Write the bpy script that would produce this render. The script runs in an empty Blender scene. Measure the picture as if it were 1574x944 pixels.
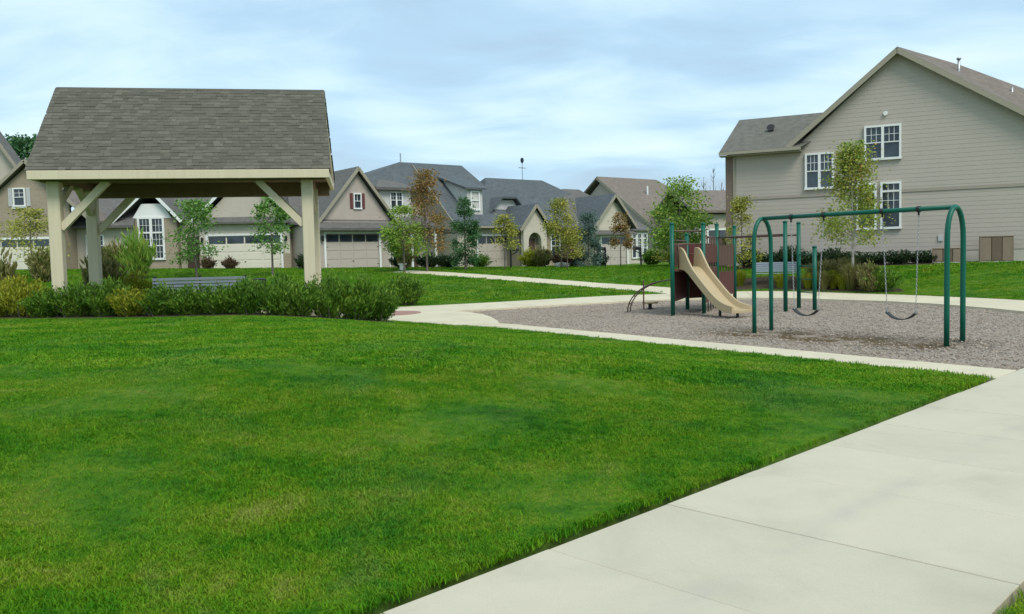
import bpy, bmesh, math, random
from mathutils import Vector, Matrix
random.seed(7)
R = math.radians
scene = bpy.context.scene
col = scene.collection

# ------------------------------------------------------------------ camera
FPX, PITCH, ROLL = 1300.0, math.atan(76 / 1300.0), 0.024
cam_d = bpy.data.cameras.new('camera')
cam = bpy.data.objects.new('camera', cam_d); col.objects.link(cam)
cam_d.sensor_width = 36.0
cam_d.lens = FPX / 1574.0 * 36.0
cam_d.clip_end = 3000.0
F = Vector((0, math.cos(PITCH), -math.sin(PITCH)))
R0 = Vector((1, 0, 0)); U0 = Vector((0, math.sin(PITCH), math.cos(PITCH)))
RT = R0 * math.cos(ROLL) - U0 * math.sin(ROLL)
UP = R0 * math.sin(ROLL) + U0 * math.cos(ROLL)
m = Matrix((RT, UP, -F)).transposed().to_4x4(); m.translation = Vector((0, 0, 1.72))
cam.matrix_world = m
scene.camera = cam

# ------------------------------------------------------------------ sky, sun, exposure
SUN_EL, SUN_AZ = R(50), R(150)      # azimuth clockwise from +y: behind the camera, to the right
world = bpy.data.worlds.new('World'); scene.world = world
world.use_nodes = True
wn, wl = world.node_tree.nodes, world.node_tree.links
for n in list(wn): wn.remove(n)
def wnode(t, **k):
    n = wn.new(t)
    for a, b in k.items(): setattr(n, a, b)
    return n
w_out = wnode('ShaderNodeOutputWorld'); w_bg = wnode('ShaderNodeBackground')
w_bg.inputs['Strength'].default_value = 0.1
sky = wnode('ShaderNodeTexSky', sky_type='NISHITA', sun_disc=False)
sky.sun_elevation = SUN_EL; sky.sun_rotation = SUN_AZ
sky.air_density = 1.0; sky.dust_density = 1.5; sky.ozone_density = 1.5
tc = wnode('ShaderNodeTexCoord'); sep = wnode('ShaderNodeSeparateXYZ')
wl.new(tc.outputs['Generated'], sep.inputs[0])
def wmath(op, a, b=None):
    n = wnode('ShaderNodeMath', operation=op)
    for i, v in enumerate((a, b)):
        if v is None: continue
        if isinstance(v, (int, float)): n.inputs[i].default_value = v
        else: wl.new(v, n.inputs[i])
    return n.outputs[0]
zc = wmath('ADD', wmath('MAXIMUM', sep.outputs[2], 0.0), 0.16)
cmb = wnode('ShaderNodeCombineXYZ')
wl.new(wmath('DIVIDE', sep.outputs[0], zc), cmb.inputs[0]); wl.new(wmath('DIVIDE', sep.outputs[1], zc), cmb.inputs[1])
cmb.inputs[2].default_value = 3.7
def wnoise(scale, detail, rough, dist, sx=1.0, sy=1.0):
    mp = wnode('ShaderNodeMapping'); mp.inputs['Scale'].default_value = (sx, sy, 1)
    wl.new(cmb.outputs[0], mp.inputs[0])
    n = wnode('ShaderNodeTexNoise'); n.inputs['Scale'].default_value = scale; n.inputs['Detail'].default_value = detail
    n.inputs['Roughness'].default_value = rough; n.inputs['Distortion'].default_value = dist
    wl.new(mp.outputs[0], n.inputs['Vector']); return n.outputs['Fac']
big = wnoise(0.62, 3.0, 0.5, 0.4, 0.8, 1.15)
fine = wnoise(1.9, 7.0, 0.55, 0.5, 0.8, 1.2)
mixn = wmath('ADD', wmath('MULTIPLY', big, 0.68), wmath('MULTIPLY', fine, 0.32))
ramp = wnode('ShaderNodeValToRGB')
els = ramp.color_ramp.elements
els[0].position, els[0].color = 0.38, (0.37, 0.51, 0.64, 1)
els[1].position, els[1].color = 0.66, (0.78, 0.89, 0.94, 1)
e = els.new(0.45); e.color = (0.41, 0.60, 0.75, 1)
e = els.new(0.52); e.color = (0.55, 0.74, 0.85, 1)
wl.new(mixn, ramp.inputs[0])
scl = wnode('ShaderNodeVectorMath', operation='SCALE'); scl.inputs['Scale'].default_value = 7.6
wl.new(ramp.outputs[0], scl.inputs[0])
mx = wnode('ShaderNodeMix', data_type='RGBA'); mx.inputs['Factor'].default_value = 0.86
wl.new(sky.outputs[0], mx.inputs['A']); wl.new(scl.outputs[0], mx.inputs['B'])
wl.new(mx.outputs['Result'], w_bg.inputs['Color']); wl.new(w_bg.outputs[0], w_out.inputs['Surface'])

sun_d = bpy.data.lights.new('sun', 'SUN'); sun = bpy.data.objects.new('sun', sun_d); col.objects.link(sun)
sun_d.energy = 1.5; sun_d.angle = R(24); sun_d.color = (1.0, 0.965, 0.90)
sdir = Vector((math.sin(SUN_AZ) * math.cos(SUN_EL), math.cos(SUN_AZ) * math.cos(SUN_EL), math.sin(SUN_EL)))
sun.rotation_euler = sdir.to_track_quat('Z', 'Y').to_euler()
vs = scene.view_settings
vs.view_transform = 'Standard'; vs.look = 'None'; vs.exposure = 0.78; vs.gamma = 1.0; vs.use_curve_mapping = False

# ------------------------------------------------------------------ helpers
def ss(a, b, x):
    t = min(1.0, max(0.0, (x - a) / (b - a))); return t * t * (3 - 2 * t)
def hgt(x, y):
    """height of the lawn: a low mound under the pavilion, rising land towards the houses"""
    s1 = (x + .53) * -.84 + (y - 20.96) * -.54
    s2 = (x + .71) * -.72 + (y - 4.02) * .69
    d = abs(s1 - s2)
    s = min(s1, s2) if d > 2 else min(s1, s2) - (2 - d) ** 2 / 8
    mound = .5 * ss(0, 6, s) * (1 - ss(28, 50, y))
    bl = (1.08 - .0185 * max(-45, min(30, x))) * ss(31, 54, y)
    br = ss(11.5, 20.5, math.hypot(x - 5, y - 22)) * ss(12, 20, y)
    k = ss(4, 12, x)
    return mound + bl * (1 - k) + br * k

class MB:
    """collects shapes; build() links them as ONE mesh object"""
    def __init__(s): s.v = []; s.f = []
    def add(s, vs_, fs):
        o = len(s.v); s.v += [tuple(p) for p in vs_]; s.f += [tuple(i + o for i in q) for q in fs]; return s
    def box(s, x0, x1, y0, y1, z0, z1):
        return s.add([(x0, y0, z0), (x1, y0, z0), (x1, y1, z0), (x0, y1, z0), (x0, y0, z1), (x1, y0, z1), (x1, y1, z1), (x0, y1, z1)],
                     [(3, 2, 1, 0), (4, 5, 6, 7), (0, 1, 5, 4), (1, 2, 6, 5), (2, 3, 7, 6), (3, 0, 4, 7)])
    def cbox(s, x0, x1, y0, y1, z0, z1, c=.01):
        """box with chamfered edges"""
        bm = bmesh.new(); bmesh.ops.create_cube(bm, size=1)
        for v in bm.verts: v.co = Vector(((x0 + x1) / 2 + v.co.x * (x1 - x0), (y0 + y1) / 2 + v.co.y * (y1 - y0), (z0 + z1) / 2 + v.co.z * (z1 - z0)))
        bmesh.ops.bevel(bm, geom=bm.edges[:], offset=c, segments=1, affect='EDGES')
        bm.verts.ensure_lookup_table(); bm.verts.index_update()
        s.add([v.co[:] for v in bm.verts], [[v.index for v in f.verts] for f in bm.faces]); bm.free(); return s
    def bar(s, a, b, w, h, up=(0, 0, 1)):
        """square bar from a to b, w wide, h tall"""
        a, b = Vector(a), Vector(b); d = (b - a).normalized(); up = Vector(up)
        if abs(d.dot(up)) > .98: up = Vector((1, 0, 0))
        x = d.cross(up).normalized() * w / 2; z = x.cross(d).normalized() * h / 2
        p = [a - x - z, a + x - z, a + x + z, a - x + z, b - x - z, b + x - z, b + x + z, b - x + z]
        return s.add(p, [(0, 1, 2, 3), (7, 6, 5, 4), (0, 4, 5, 1), (1, 5, 6, 2), (2, 6, 7, 3), (3, 7, 4, 0)])
    def tube(s, path, r, n=8, caps=True):
        path = [Vector(p) for p in path]; rs = r if isinstance(r, (list, tuple)) else [r] * len(path)
        rings = []; ref = None
        for i, p in enumerate(path):
            d = (path[min(i + 1, len(path) - 1)] - path[max(i - 1, 0)]).normalized()
            if ref is None: ref = Vector((1, 0, 0)) if abs(d.z) > .7 else Vector((0, 0, 1))
            x = (ref - d * ref.dot(d)).normalized(); ref = x; y = d.cross(x)
            rings.append([p + (x * math.cos(2 * math.pi * k / n) + y * math.sin(2 * math.pi * k / n)) * rs[i] for k in range(n)])
        o = len(s.v)
        for rg in rings: s.v += [tuple(q) for q in rg]
        for i in range(len(rings) - 1):
            for k in range(n):
                a = o + i * n + k; b = o + i * n + (k + 1) % n
                s.f.append((a, b, b + n, a + n))
        if caps:
            s.f.append(tuple(o + k for k in reversed(range(n)))); s.f.append(tuple(o + (len(rings) - 1) * n + k for k in range(n)))
        return s
    def slab(s, top, th, down=(0, 0, -1)):
        """planar polygon given a thickness"""
        d = Vector(down) * th; n = len(top); t = [Vector(p) for p in top]
        return s.add(t + [p + d for p in t], [tuple(range(n)), tuple(reversed(range(n, 2 * n)))] + [(i, i + n, (i + 1) % n + n, (i + 1) % n) for i in range(n)])
    def prism_v(s, poly, v0, v1):
        """(u,z) polygon stretched from v0 to v1"""
        n = len(poly)
        return s.add([(u, v0, z) for u, z in poly] + [(u, v1, z) for u, z in poly],
                     [tuple(range(n)), tuple(reversed(range(n, 2 * n)))] + [((i + 1) % n, i, i + n, (i + 1) % n + n) for i in range(n)])
    def prism_u(s, poly, u0, u1):
        n = len(poly)
        return s.add([(u0, v, z) for v, z in poly] + [(u1, v, z) for v, z in poly],
                     [tuple(range(n)), tuple(reversed(range(n, 2 * n)))] + [((i + 1) % n, i, i + n, (i + 1) % n + n) for i in range(n)])
    def mesh(s, name, mat, smooth=False):
        me = bpy.data.meshes.new(name); me.from_pydata(s.v, [], s.f); me.update()
        bm = bmesh.new(); bm.from_mesh(me); bmesh.ops.recalc_face_normals(bm, faces=bm.faces[:]); bm.to_mesh(me); bm.free()
        if mat: me.materials.append(mat)
        if smooth:
            for p in me.polygons: p.use_smooth = len(p.vertices) <= 4
        return me
    def build(s, name, mat, parent=None, smooth=False):
        return obj(name, s.mesh(name, mat, smooth), parent)
def obj(name, me, parent=None):
    o = bpy.data.objects.new(name, me); col.objects.link(o)
    if parent: o.parent = parent
    return o
def tag(o, label, cat, group=None):
    o['label'] = label; o['category'] = cat
    if group: o['group'] = group
    return o
def struct(o): o['kind'] = 'structure'; return o
def thing(name, label, cat, loc=(0, 0, 0), rz=0.0, group=None):
    o = bpy.data.objects.new(name, None); col.objects.link(o); o.empty_display_size = .2
    o.location = loc; o.rotation_euler = (0, 0, rz)
    return tag(o, label, cat, group)

# ------------------------------------------------------------------ materials
def new_mat(name):
    mt = bpy.data.materials.new(name); mt.use_nodes = True
    nt = mt.node_tree; b = nt.nodes['Principled BSDF']
    return mt, nt, b
def ramp_node(nt, fac, stops):
    r = nt.nodes.new('ShaderNodeValToRGB'); e = r.color_ramp.elements
    e[0].position, e[0].color = stops[0][0], (*stops[0][1], 1); e[1].position, e[1].color = stops[-1][0], (*stops[-1][1], 1)
    for p, c in stops[1:-1]:
        q = e.new(p); q.color = (*c, 1)
    if fac is not None: nt.links.new(fac, r.inputs[0])
    return r.outputs[0]
def noise(nt, scale, detail=3, rough=.55, vec=None, stretch=None, dist=0):
    n = nt.nodes.new('ShaderNodeTexNoise'); n.inputs['Scale'].default_value = scale
    n.inputs['Detail'].default_value = detail; n.inputs['Roughness'].default_value = rough; n.inputs['Distortion'].default_value = dist
    if vec is None:
        vec = nt.nodes.new('ShaderNodeTexCoord').outputs['Object']
    if stretch:
        mp = nt.nodes.new('ShaderNodeMapping'); mp.inputs['Scale'].default_value = stretch
        nt.links.new(vec, mp.inputs[0]); vec = mp.outputs[0]
    nt.links.new(vec, n.inputs['Vector']); return n.outputs['Fac']
def mixc(nt, fac, a, b, mode='MIX'):
    n = nt.nodes.new('ShaderNodeMix'); n.data_type = 'RGBA'; n.blend_type = mode
    for s, v in (('Factor', fac), ('A', a), ('B', b)):
        if isinstance(v, (int, float)): n.inputs[s].default_value = v
        elif isinstance(v, tuple): n.inputs[s].default_value = (*v, 1)
        else: nt.links.new(v, n.inputs[s])
    return n.outputs['Result']
def bump(nt, b, h, strength=.3, dist=.01):
    n = nt.nodes.new('ShaderNodeBump'); n.inputs['Strength'].default_value = strength; n.inputs['Distance'].default_value = dist
    nt.links.new(h, n.inputs['Height']); nt.links.new(n.outputs[0], b.inputs['Normal'])
def mathn(nt, op, a, b=None):
    n = nt.nodes.new('ShaderNodeMath'); n.operation = op
    for i, v in enumerate((a, b)):
        if v is None: continue
        if isinstance(v, (int, float)): n.inputs[i].default_value = v
        else: nt.links.new(v, n.inputs[i])
    return n.outputs[0]
def worldpos(nt): return nt.nodes.new('ShaderNodeNewGeometry').outputs['Position']

def paint(name, c, rough=.55, var=.12, scale=6, bmp=.06, spec=.4):
    """painted or plain surface with slight mottling and grime"""
    mt, nt, b = new_mat(name)
    n1 = noise(nt, scale, 4); n2 = noise(nt, scale * .13, 3, vec=worldpos(nt))
    c1 = ramp_node(nt, n1, [(.3, tuple(x * (1 - var) for x in c)), (.7, tuple(min(1, x * (1 + var * .6)) for x in c))])
    c2 = mixc(nt, n2, c1, tuple(x * .86 for x in c)); nt.links.new(c2, b.inputs['Base Color'])
    b.inputs['Roughness'].default_value = rough; b.inputs['Specular IOR Level'].default_value = spec
    if bmp: bump(nt, b, noise(nt, scale * 9, 3), bmp, .004)
    return mt
def siding(name, c, pitch=.16, rough=.6):
    """far lap siding: the laps are too small to tell apart at that distance"""
    mt, nt, b = new_mat(name)
    tcx = nt.nodes.new('ShaderNodeTexCoord').outputs['Object']; sp = nt.nodes.new('ShaderNodeSeparateXYZ'); nt.links.new(tcx, sp.inputs[0])
    fr = mathn(nt, 'FRACT', mathn(nt, 'MULTIPLY', sp.outputs[2], 1 / pitch))
    n1 = noise(nt, 1.2, 3)
    c1 = ramp_node(nt, n1, [(.3, tuple(x * .92 for x in c)), (.7, tuple(x * 1.04 for x in c))])
    nt.links.new(c1, b.inputs['Base Color']); b.inputs['Roughness'].default_value = rough
    bump(nt, b, fr, .9, .018)
    return mt
def shingle_far(name, c, row=.17):
    mt, nt, b = new_mat(name)
    tcx = nt.nodes.new('ShaderNodeTexCoord').outputs['Object']; sp = nt.nodes.new('ShaderNodeSeparateXYZ'); nt.links.new(tcx, sp.inputs[0])
    zr = mathn(nt, 'FLOOR', mathn(nt, 'MULTIPLY', sp.outputs[2], 1 / row * 1.4))
    cb = nt.nodes.new('ShaderNodeCombineXYZ'); nt.links.new(mathn(nt, 'MULTIPLY', sp.outputs[0], 2.2), cb.inputs[0]); nt.links.new(mathn(nt, 'MULTIPLY', sp.outputs[1], 2.2), cb.inputs[1]); nt.links.new(mathn(nt, 'MULTIPLY', zr, 3.7), cb.inputs[2])
    n1 = noise(nt, 1.6, 2, vec=cb.outputs[0]); n2 = noise(nt, .35, 3)
    c1 = ramp_node(nt, n1, [(.25, tuple(x * .6 for x in c)), (.5, c), (.75, tuple(x * 1.45 for x in c))])
    c2 = mixc(nt, n2, c1, tuple(x * .8 for x in c)); nt.links.new(c2, b.inputs['Base Color'])
    b.inputs['Roughness'].default_value = .9; bump(nt, b, n1, .4, .02)
    return mt
def masonry(name, c1, c2, mortar, bw=.35, bh=.12):
    mt, nt, b = new_mat(name)
    tcx = nt.nodes.new('ShaderNodeTexCoord').outputs['Object']; sp = nt.nodes.new('ShaderNodeSeparateXYZ'); nt.links.new(tcx, sp.inputs[0])
    cb = nt.nodes.new('ShaderNodeCombineXYZ'); nt.links.new(mathn(nt, 'ADD', sp.outputs[0], sp.outputs[1]), cb.inputs[0]); nt.links.new(sp.outputs[2], cb.inputs[1])
    bt = nt.nodes.new('ShaderNodeTexBrick'); nt.links.new(cb.outputs[0], bt.inputs['Vector'])
    bt.inputs['Color1'].default_value = (*c1, 1); bt.inputs['Color2'].default_value = (*c2, 1); bt.inputs['Mortar'].default_value = (*mortar, 1)
    bt.inputs['Scale'].default_value = 1.0; bt.inputs['Brick Width'].default_value = bw; bt.inputs['Row Height'].default_value = bh; bt.inputs['Mortar Size'].default_value = .012
    cc = mixc(nt, noise(nt, .8, 3), bt.outputs['Color'], tuple(x * .75 for x in c1)); nt.links.new(cc, b.inputs['Base Color'])
    b.inputs['Roughness'].default_value = .85; bump(nt, b, bt.outputs['Fac'], -.5, .01)
    return mt
def leaf_mat(name, cols, trans=.25):
    """foliage: each leaf takes its own tint"""
    mt, nt, b = new_mat(name)
    g = nt.nodes.new('ShaderNodeNewGeometry')
    stops = [(i / (len(cols) - 1), c) for i, c in enumerate(cols)]
    nz = noise(nt, 1.1, 2, vec=g.outputs['Position'])
    fac = mathn(nt, 'ADD', mathn(nt, 'MULTIPLY', g.outputs['Random Per Island'], .55), mathn(nt, 'MULTIPLY', mathn(nt, 'SUBTRACT', nz, .22), .8))
    c = ramp_node(nt, fac, stops); nt.links.new(c, b.inputs['Base Color'])
    b.inputs['Roughness'].default_value = .55; b.inputs['Specular IOR Level'].default_value = .25
    tr = nt.nodes.new('ShaderNodeBsdfTranslucent'); nt.links.new(c, tr.inputs['Color'])
    mxs = nt.nodes.new('ShaderNodeMixShader'); mxs.inputs[0].default_value = trans
    nt.links.new(b.outputs[0], mxs.inputs[1]); nt.links.new(tr.outputs[0], mxs.inputs[2])
    nt.links.new(mxs.outputs[0], nt.nodes['Material Output'].inputs['Surface'])
    return mt
def grass_color(nt):
    """lawn colour from the place on the lawn: mown streaks, yellowed, bluish and straw-tinted patches"""
    p = worldpos(nt)
    a = noise(nt, .8, 5, .62, vec=p, stretch=(.7, .9, 0), dist=.9); c = noise(nt, 3.4, 5, .65, vec=p, stretch=(1, .7, 0), dist=.6)
    e = noise(nt, 17.0, 3, .6, vec=p, stretch=(1, .9, 0))
    rot = nt.nodes.new('ShaderNodeMapping'); rot.inputs['Rotation'].default_value = (0, 0, .62); rot.inputs['Scale'].default_value = (.22, 1.9, 0); nt.links.new(p, rot.inputs[0])
    mow = noise(nt, 1.0, 3, .6, vec=rot.outputs[0], dist=.25)
    f = mathn(nt, 'ADD', mathn(nt, 'ADD', mathn(nt, 'ADD', mathn(nt, 'MULTIPLY', a, .30), mathn(nt, 'MULTIPLY', c, .28)), mathn(nt, 'MULTIPLY', e, .20)), mathn(nt, 'MULTIPLY', mow, .22))
    base = ramp_node(nt, f, [(.38, (.014, .110, .002)), (.44, (.042, .172, .003)), (.50, (.088, .222, .005)), (.56, (.150, .250, .012)), (.63, (.25, .290, .055))])
    d = noise(nt, .42, 4, .55, vec=p, stretch=(1, .8, 0), dist=.8)
    cool = ramp_node(nt, d, [(.52, (0, 0, 0)), (.70, (1, 1, 1))])
    m1 = mixc(nt, mathn(nt, 'MULTIPLY', cool, .30), base, (.070, .185, .050))
    dry = ramp_node(nt, noise(nt, 1.25, 5, .66, vec=p, stretch=(.8, .7, 0), dist=1.0), [(.57, (0, 0, 0)), (.76, (1, 1, 1))])
    return mixc(nt, mathn(nt, 'MULTIPLY', dry, .32), m1, (.25, .23, .095))
M = {}
# lawn sheet
mt, nt, b = new_mat('lawn'); gc = grass_color(nt)
at = nt.nodes.new('ShaderNodeAttribute'); at.attribute_name = 'soil'
soil_c = ramp_node(nt, noise(nt, 14, 4, vec=worldpos(nt)), [(.3, (.030, .022, .014)), (.7, (.085, .065, .042))])
thatch = mixc(nt, .42, gc, (.040, .062, .012))
nt.links.new(mixc(nt, at.outputs['Fac'], thatch, soil_c), b.inputs['Base Color']); b.inputs['Roughness'].default_value = .9; b.inputs['Specular IOR Level'].default_value = .1
bump(nt, b, noise(nt, 26, 5, .7, vec=worldpos(nt)), .8, .03); M['lawn'] = mt
# grass blades
mt, nt, b = new_mat('grass_blades'); gc = grass_color(nt)
oi = nt.nodes.new('ShaderNodeObjectInfo'); gi = nt.nodes.new('ShaderNodeNewGeometry')
hv = nt.nodes.new('ShaderNodeHueSaturation'); nt.links.new(gc, hv.inputs['Color'])
nt.links.new(mathn(nt, 'ADD', mathn(nt, 'MULTIPLY', gi.outputs['Random Per Island'], .75), .72), hv.inputs['Value'])
nt.links.new(mathn(nt, 'ADD', mathn(nt, 'MULTIPLY', oi.outputs['Random'], -.03), .512), hv.inputs['Hue'])
nt.links.new(hv.outputs[0], b.inputs['Base Color']); b.inputs['Roughness'].default_value = .6; b.inputs['Specular IOR Level'].default_value = .12
tr = nt.nodes.new('ShaderNodeBsdfTranslucent'); nt.links.new(hv.outputs[0], tr.inputs['Color']); ms = nt.nodes.new('ShaderNodeMixShader'); ms.inputs[0].default_value = .25
nt.links.new(b.outputs[0], ms.inputs[1]); nt.links.new(tr.outputs[0], ms.inputs[2]); nt.links.new(ms.outputs[0], nt.nodes['Material Output'].inputs['Surface'])
M['blades'] = mt
# concrete
def concrete(name, c, streak=None):
    mt, nt, b = new_mat(name); p = worldpos(nt)
    n1 = noise(nt, .9, 5, .6, vec=p, dist=.5); n2 = noise(nt, 7, 5, .65, vec=p); n3 = noise(nt, 90, 2, .6, vec=p)
    oi = nt.nodes.new('ShaderNodeObjectInfo')
    c1 = ramp_node(nt, n1, [(.28, tuple(x * .84 for x in c)), (.5, c), (.75, tuple(min(.9, x * 1.05) for x in c))])
    c2 = mixc(nt, mathn(nt, 'MULTIPLY', n2, .22), c1, (c[0] * .68, c[1] * .68, c[2] * .66))
    c3 = mixc(nt, mathn(nt, 'MULTIPLY', oi.outputs['Random'], .20), c2, tuple(x * .72 for x in c))
    spots = ramp_node(nt, noise(nt, 1.7, 4, .7, vec=p, dist=.4), [(.64, (0, 0, 0)), (.78, (1, 1, 1))])
    c4 = mixc(nt, mathn(nt, 'MULTIPLY', spots, .22), c3, (c[0] * .66, c[1] * .68, c[2] * .74))
    c5 = mixc(nt, mathn(nt, 'MULTIPLY', ramp_node(nt, n3, [(.35, (1, 1, 1)), (.5, (0, 0, 0))]), .18), c4, tuple(x * .6 for x in c))
    if streak:   # a dirty drip line running along the walk
        dp = nt.nodes.new('ShaderNodeVectorMath'); dp.operation = 'DOT_PRODUCT'; nt.links.new(p, dp.inputs[0]); dp.inputs[1].default_value = (streak[0], streak[1], 0)
        off = mathn(nt, 'ABSOLUTE', mathn(nt, 'SUBTRACT', mathn(nt, 'ADD', dp.outputs['Value'], mathn(nt, 'MULTIPLY', noise(nt, .8, 3, vec=p), .3)), streak[2] + .15))
        band = ramp_node(nt, off, [(.0, (1, 1, 1)), (.16, (0, 0, 0))]); brk = ramp_node(nt, noise(nt, 1.3, 4, vec=p), [(.42, (0, 0, 0)), (.66, (1, 1, 1))])
        c5 = mixc(nt, mathn(nt, 'MULTIPLY', mathn(nt, 'MULTIPLY', band, brk), .40), c5, (c[0] * .62, c[1] * .66, c[2] * .80))
    nt.links.new(c5, b.inputs['Base Color']); b.inputs['Roughness'].default_value = .85; b.inputs['Specular IOR Level'].default_value = .2
    broom = noise(nt, 60, 3, .6, vec=p, stretch=(1.0, .12, 1)); bump(nt, b, mathn(nt, 'ADD', n3, broom), .35, .003); return mt
M['concrete'] = concrete('concrete', (.545, .492, .370), (.703, -.711, -3.357 + 1.02))
M['concrete_far'] = concrete('concrete_pale', (.62, .55, .395))
# gravel and chips
def gravelc(nt, p):
    n1 = noise(nt, 30, 4, .7, vec=p); n2 = noise(nt, .8, 4, .6, vec=p)
    c1 = ramp_node(nt, n1, [(.3, (.205, .165, .130)), (.5, (.315, .260, .208)), (.72, (.425, .362, .295))])
    return mixc(nt, mathn(nt, 'MULTIPLY', n2, .4), c1, (.21, .185, .165))
mt, nt, b = new_mat('play_gravel'); p = worldpos(nt); gcol = gravelc(nt, p)
at = nt.nodes.new('ShaderNodeAttribute'); at.attribute_name = 'wear'
wr = mathn(nt, 'MULTIPLY', at.outputs['Fac'], ramp_node(nt, noise(nt, 1.6, 4, .6, vec=p, dist=.6), [(.33, (0, 0, 0)), (.52, (1, 1, 1))]))
nt.links.new(mixc(nt, wr, gcol, (.105, .072, .036)), b.inputs['Base Color']); b.inputs['Roughness'].default_value = .95; b.inputs['Specular IOR Level'].default_value = .1
bump(nt, b, noise(nt, 22, 5, .75, vec=p), .7, .03); M['gravel'] = mt
mt, nt, b = new_mat('gravel_chips'); oi = nt.nodes.new('ShaderNodeObjectInfo')
nt.links.new(ramp_node(nt, oi.outputs['Random'], [(0, (.185, .148, .115)), (.5, (.295, .243, .195)), (.85, (.395, .336, .275)), (1, (.31, .23, .155))]), b.inputs['Base Color']); b.inputs['Roughness'].default_value = .9; M['chips'] = mt
# pavers
M['pavers'] = masonry('red_pavers', (.34, .17, .13), (.42, .23, .17), (.30, .24, .20), .2, .1)

# ------------------------------------------------------------------ pavements (plan polygons)
def inpoly(x, y, P):
    c = False; j = len(P) - 1
    for i in range(len(P)):
        xi, yi = P[i]; xj, yj = P[j]
        if (yi > y) != (yj > y) and x < (xj - xi) * (y - yi) / (yj - yi) + xi: c = not c
        j = i
    return c
def clip(P, q, n):
    out = []
    for i in range(len(P)):
        a, c = P[i], P[(i + 1) % len(P)]
        da = (a[0] - q[0]) * n[0] + (a[1] - q[1]) * n[1]; dc = (c[0] - q[0]) * n[0] + (c[1] - q[1]) * n[1]
        if da >= 0: out.append(a)
        if da * dc < 0:
            t = da / (da - dc); out.append((a[0] + (c[0] - a[0]) * t, a[1] + (c[1] - a[1]) * t))
    return out
def shrink(P, d):
    n = len(P); out = []
    area = sum(P[i][0] * P[(i + 1) % n][1] - P[(i + 1) % n][0] * P[i][1] for i in range(n))
    sg = 1 if area > 0 else -1
    for i in range(n):
        p0, p1, p2 = Vector(P[i - 1]), Vector(P[i]), Vector(P[(i + 1) % n])
        e1 = (p1 - p0).normalized(); e2 = (p2 - p1).normalized()
        n1 = Vector((-e1.y, e1.x)) * sg; n2 = Vector((-e2.y, e2.x)) * sg
        b_ = (n1 + n2); k = max(.35, b_.length_squared / 2)
        out.append(tuple(p1 + b_ * (d / k)))
    return out
def dedupe(P):
    o = []
    for p in P:
        if not o or math.hypot(p[0] - o[-1][0], p[1] - o[-1][1]) > .02: o.append(p)
    if len(o) > 2 and math.hypot(o[0][0] - o[-1][0], o[0][1] - o[-1][1]) < .02: o.pop()
    return o
def slab_piece(parent, P, mat, zoff=0.0, gap=.0035, th=.13):
    P = dedupe(P)
    if len(P) < 3: return
    a = shrink(P, gap); c = shrink(P, gap + .004); n = len(a)
    cx = sum(p[0] for p in P) / n; cy = sum(p[1] for p in P) / n
    tilt = random.uniform(-.003, .003)
    h = lambda p, d: hgt(p[0], p[1]) + zoff + d + tilt
    vs_ = [(p[0], p[1], h(p, 0)) for p in c] + [(p[0], p[1], h(p, -.004)) for p in a] + [(p[0], p[1], h(p, -th)) for p in a]
    fs = [tuple(range(n))] + [(i, i + n, (i + 1) % n + n, (i + 1) % n) for i in range(n)] + [(i + n, i + 2 * n, (i + 1) % n + 2 * n, (i + 1) % n + n) for i in range(n)]
    MB().add(vs_, fs).build('slab', mat, parent)
def pave(name, P, d, sl, sw, mat, zoff=0.0, origin=None):
    """split a plan polygon into slabs along direction d"""
    root = struct(bpy.data.objects.new(name, None)); col.objects.link(root)
    d = Vector(d).normalized(); nrm = Vector((-d.y, d.x)); o = Vector(origin or P[0])
    ts = [(Vector(p) - o).dot(d) for p in P]; ws = [(Vector(p) - o).dot(nrm) for p in P]
    for i in range(math.floor(min(ts) / sl), math.ceil(max(ts) / sl)):
        q = clip(P, tuple(o + d * (i * sl)), tuple(d)); q = clip(q, tuple(o + d * ((i + 1) * sl)), tuple(-d)) if len(q) > 2 else q
        if len(q) < 3: continue
        for j in range(math.floor(min(ws) / sw), math.ceil(max(ws) / sw)):
            r = clip(q, tuple(o + nrm * (j * sw)), tuple(nrm)); r = clip(r, tuple(o + nrm * ((j + 1) * sw)), tuple(-nrm)) if len(r) > 2 else r
            if len(r) > 2: slab_piece(root, r, mat, zoff)
    return root
def catmull(P, k):
    out = []; n = len(P)
    for i in range(n - 1):
        p0, p1, p2, p3 = P[max(0, i - 1)], P[i], P[i + 1], P[min(n - 1, i + 2)]
        for s in range(k):
            t = s / k
            out.append(tuple(.5 * ((2 * p1[a]) + (-p0[a] + p2[a]) * t + (2 * p0[a] - 5 * p1[a] + 4 * p2[a] - p3[a]) * t * t + (-p0[a] + 3 * p1[a] - 3 * p2[a] + p3[a]) * t ** 3) for a in range(2)))
    out.append(tuple(P[-1])); return out

SD = Vector((.711, .703)).normalized(); SN = Vector((SD.y, -SD.x)); S0 = Vector((-.71, 4.02))
def sw(t, w): return tuple(S0 + SD * t + SN * w)
SIDEWALK = [sw(-8, 0), sw(-8, 2.16), sw(21, 2.16), sw(21, 0)]
KD = (Vector((6.22, 11.0)) - Vector((-.53, 20.96))).normalized(); KN = Vector((-KD.y, KD.x))
def on_edge(p):      # where the kerb line from p meets the sidewalk's left edge
    p = Vector(p); a = (S0 - p); den = KD.x * SD.y - KD.y * SD.x
    return p + KD * ((a.x * SD.y - a.y * SD.x) / den)
K0 = Vector((-.53, 20.96)); K1 = K0 + KN * .92
KERB = [tuple(K0), tuple(on_edge(K0)), tuple(on_edge(K1)), tuple(K1)]
INNER = catmull([(-1.9, 27.8), (1.45, 29.8), (5.25, 31.7), (9.0, 31.6), (11.4, 28.9), (12.8, 26.1), (13.3, 21.7), (12.6, 17.6)], 3)
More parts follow.
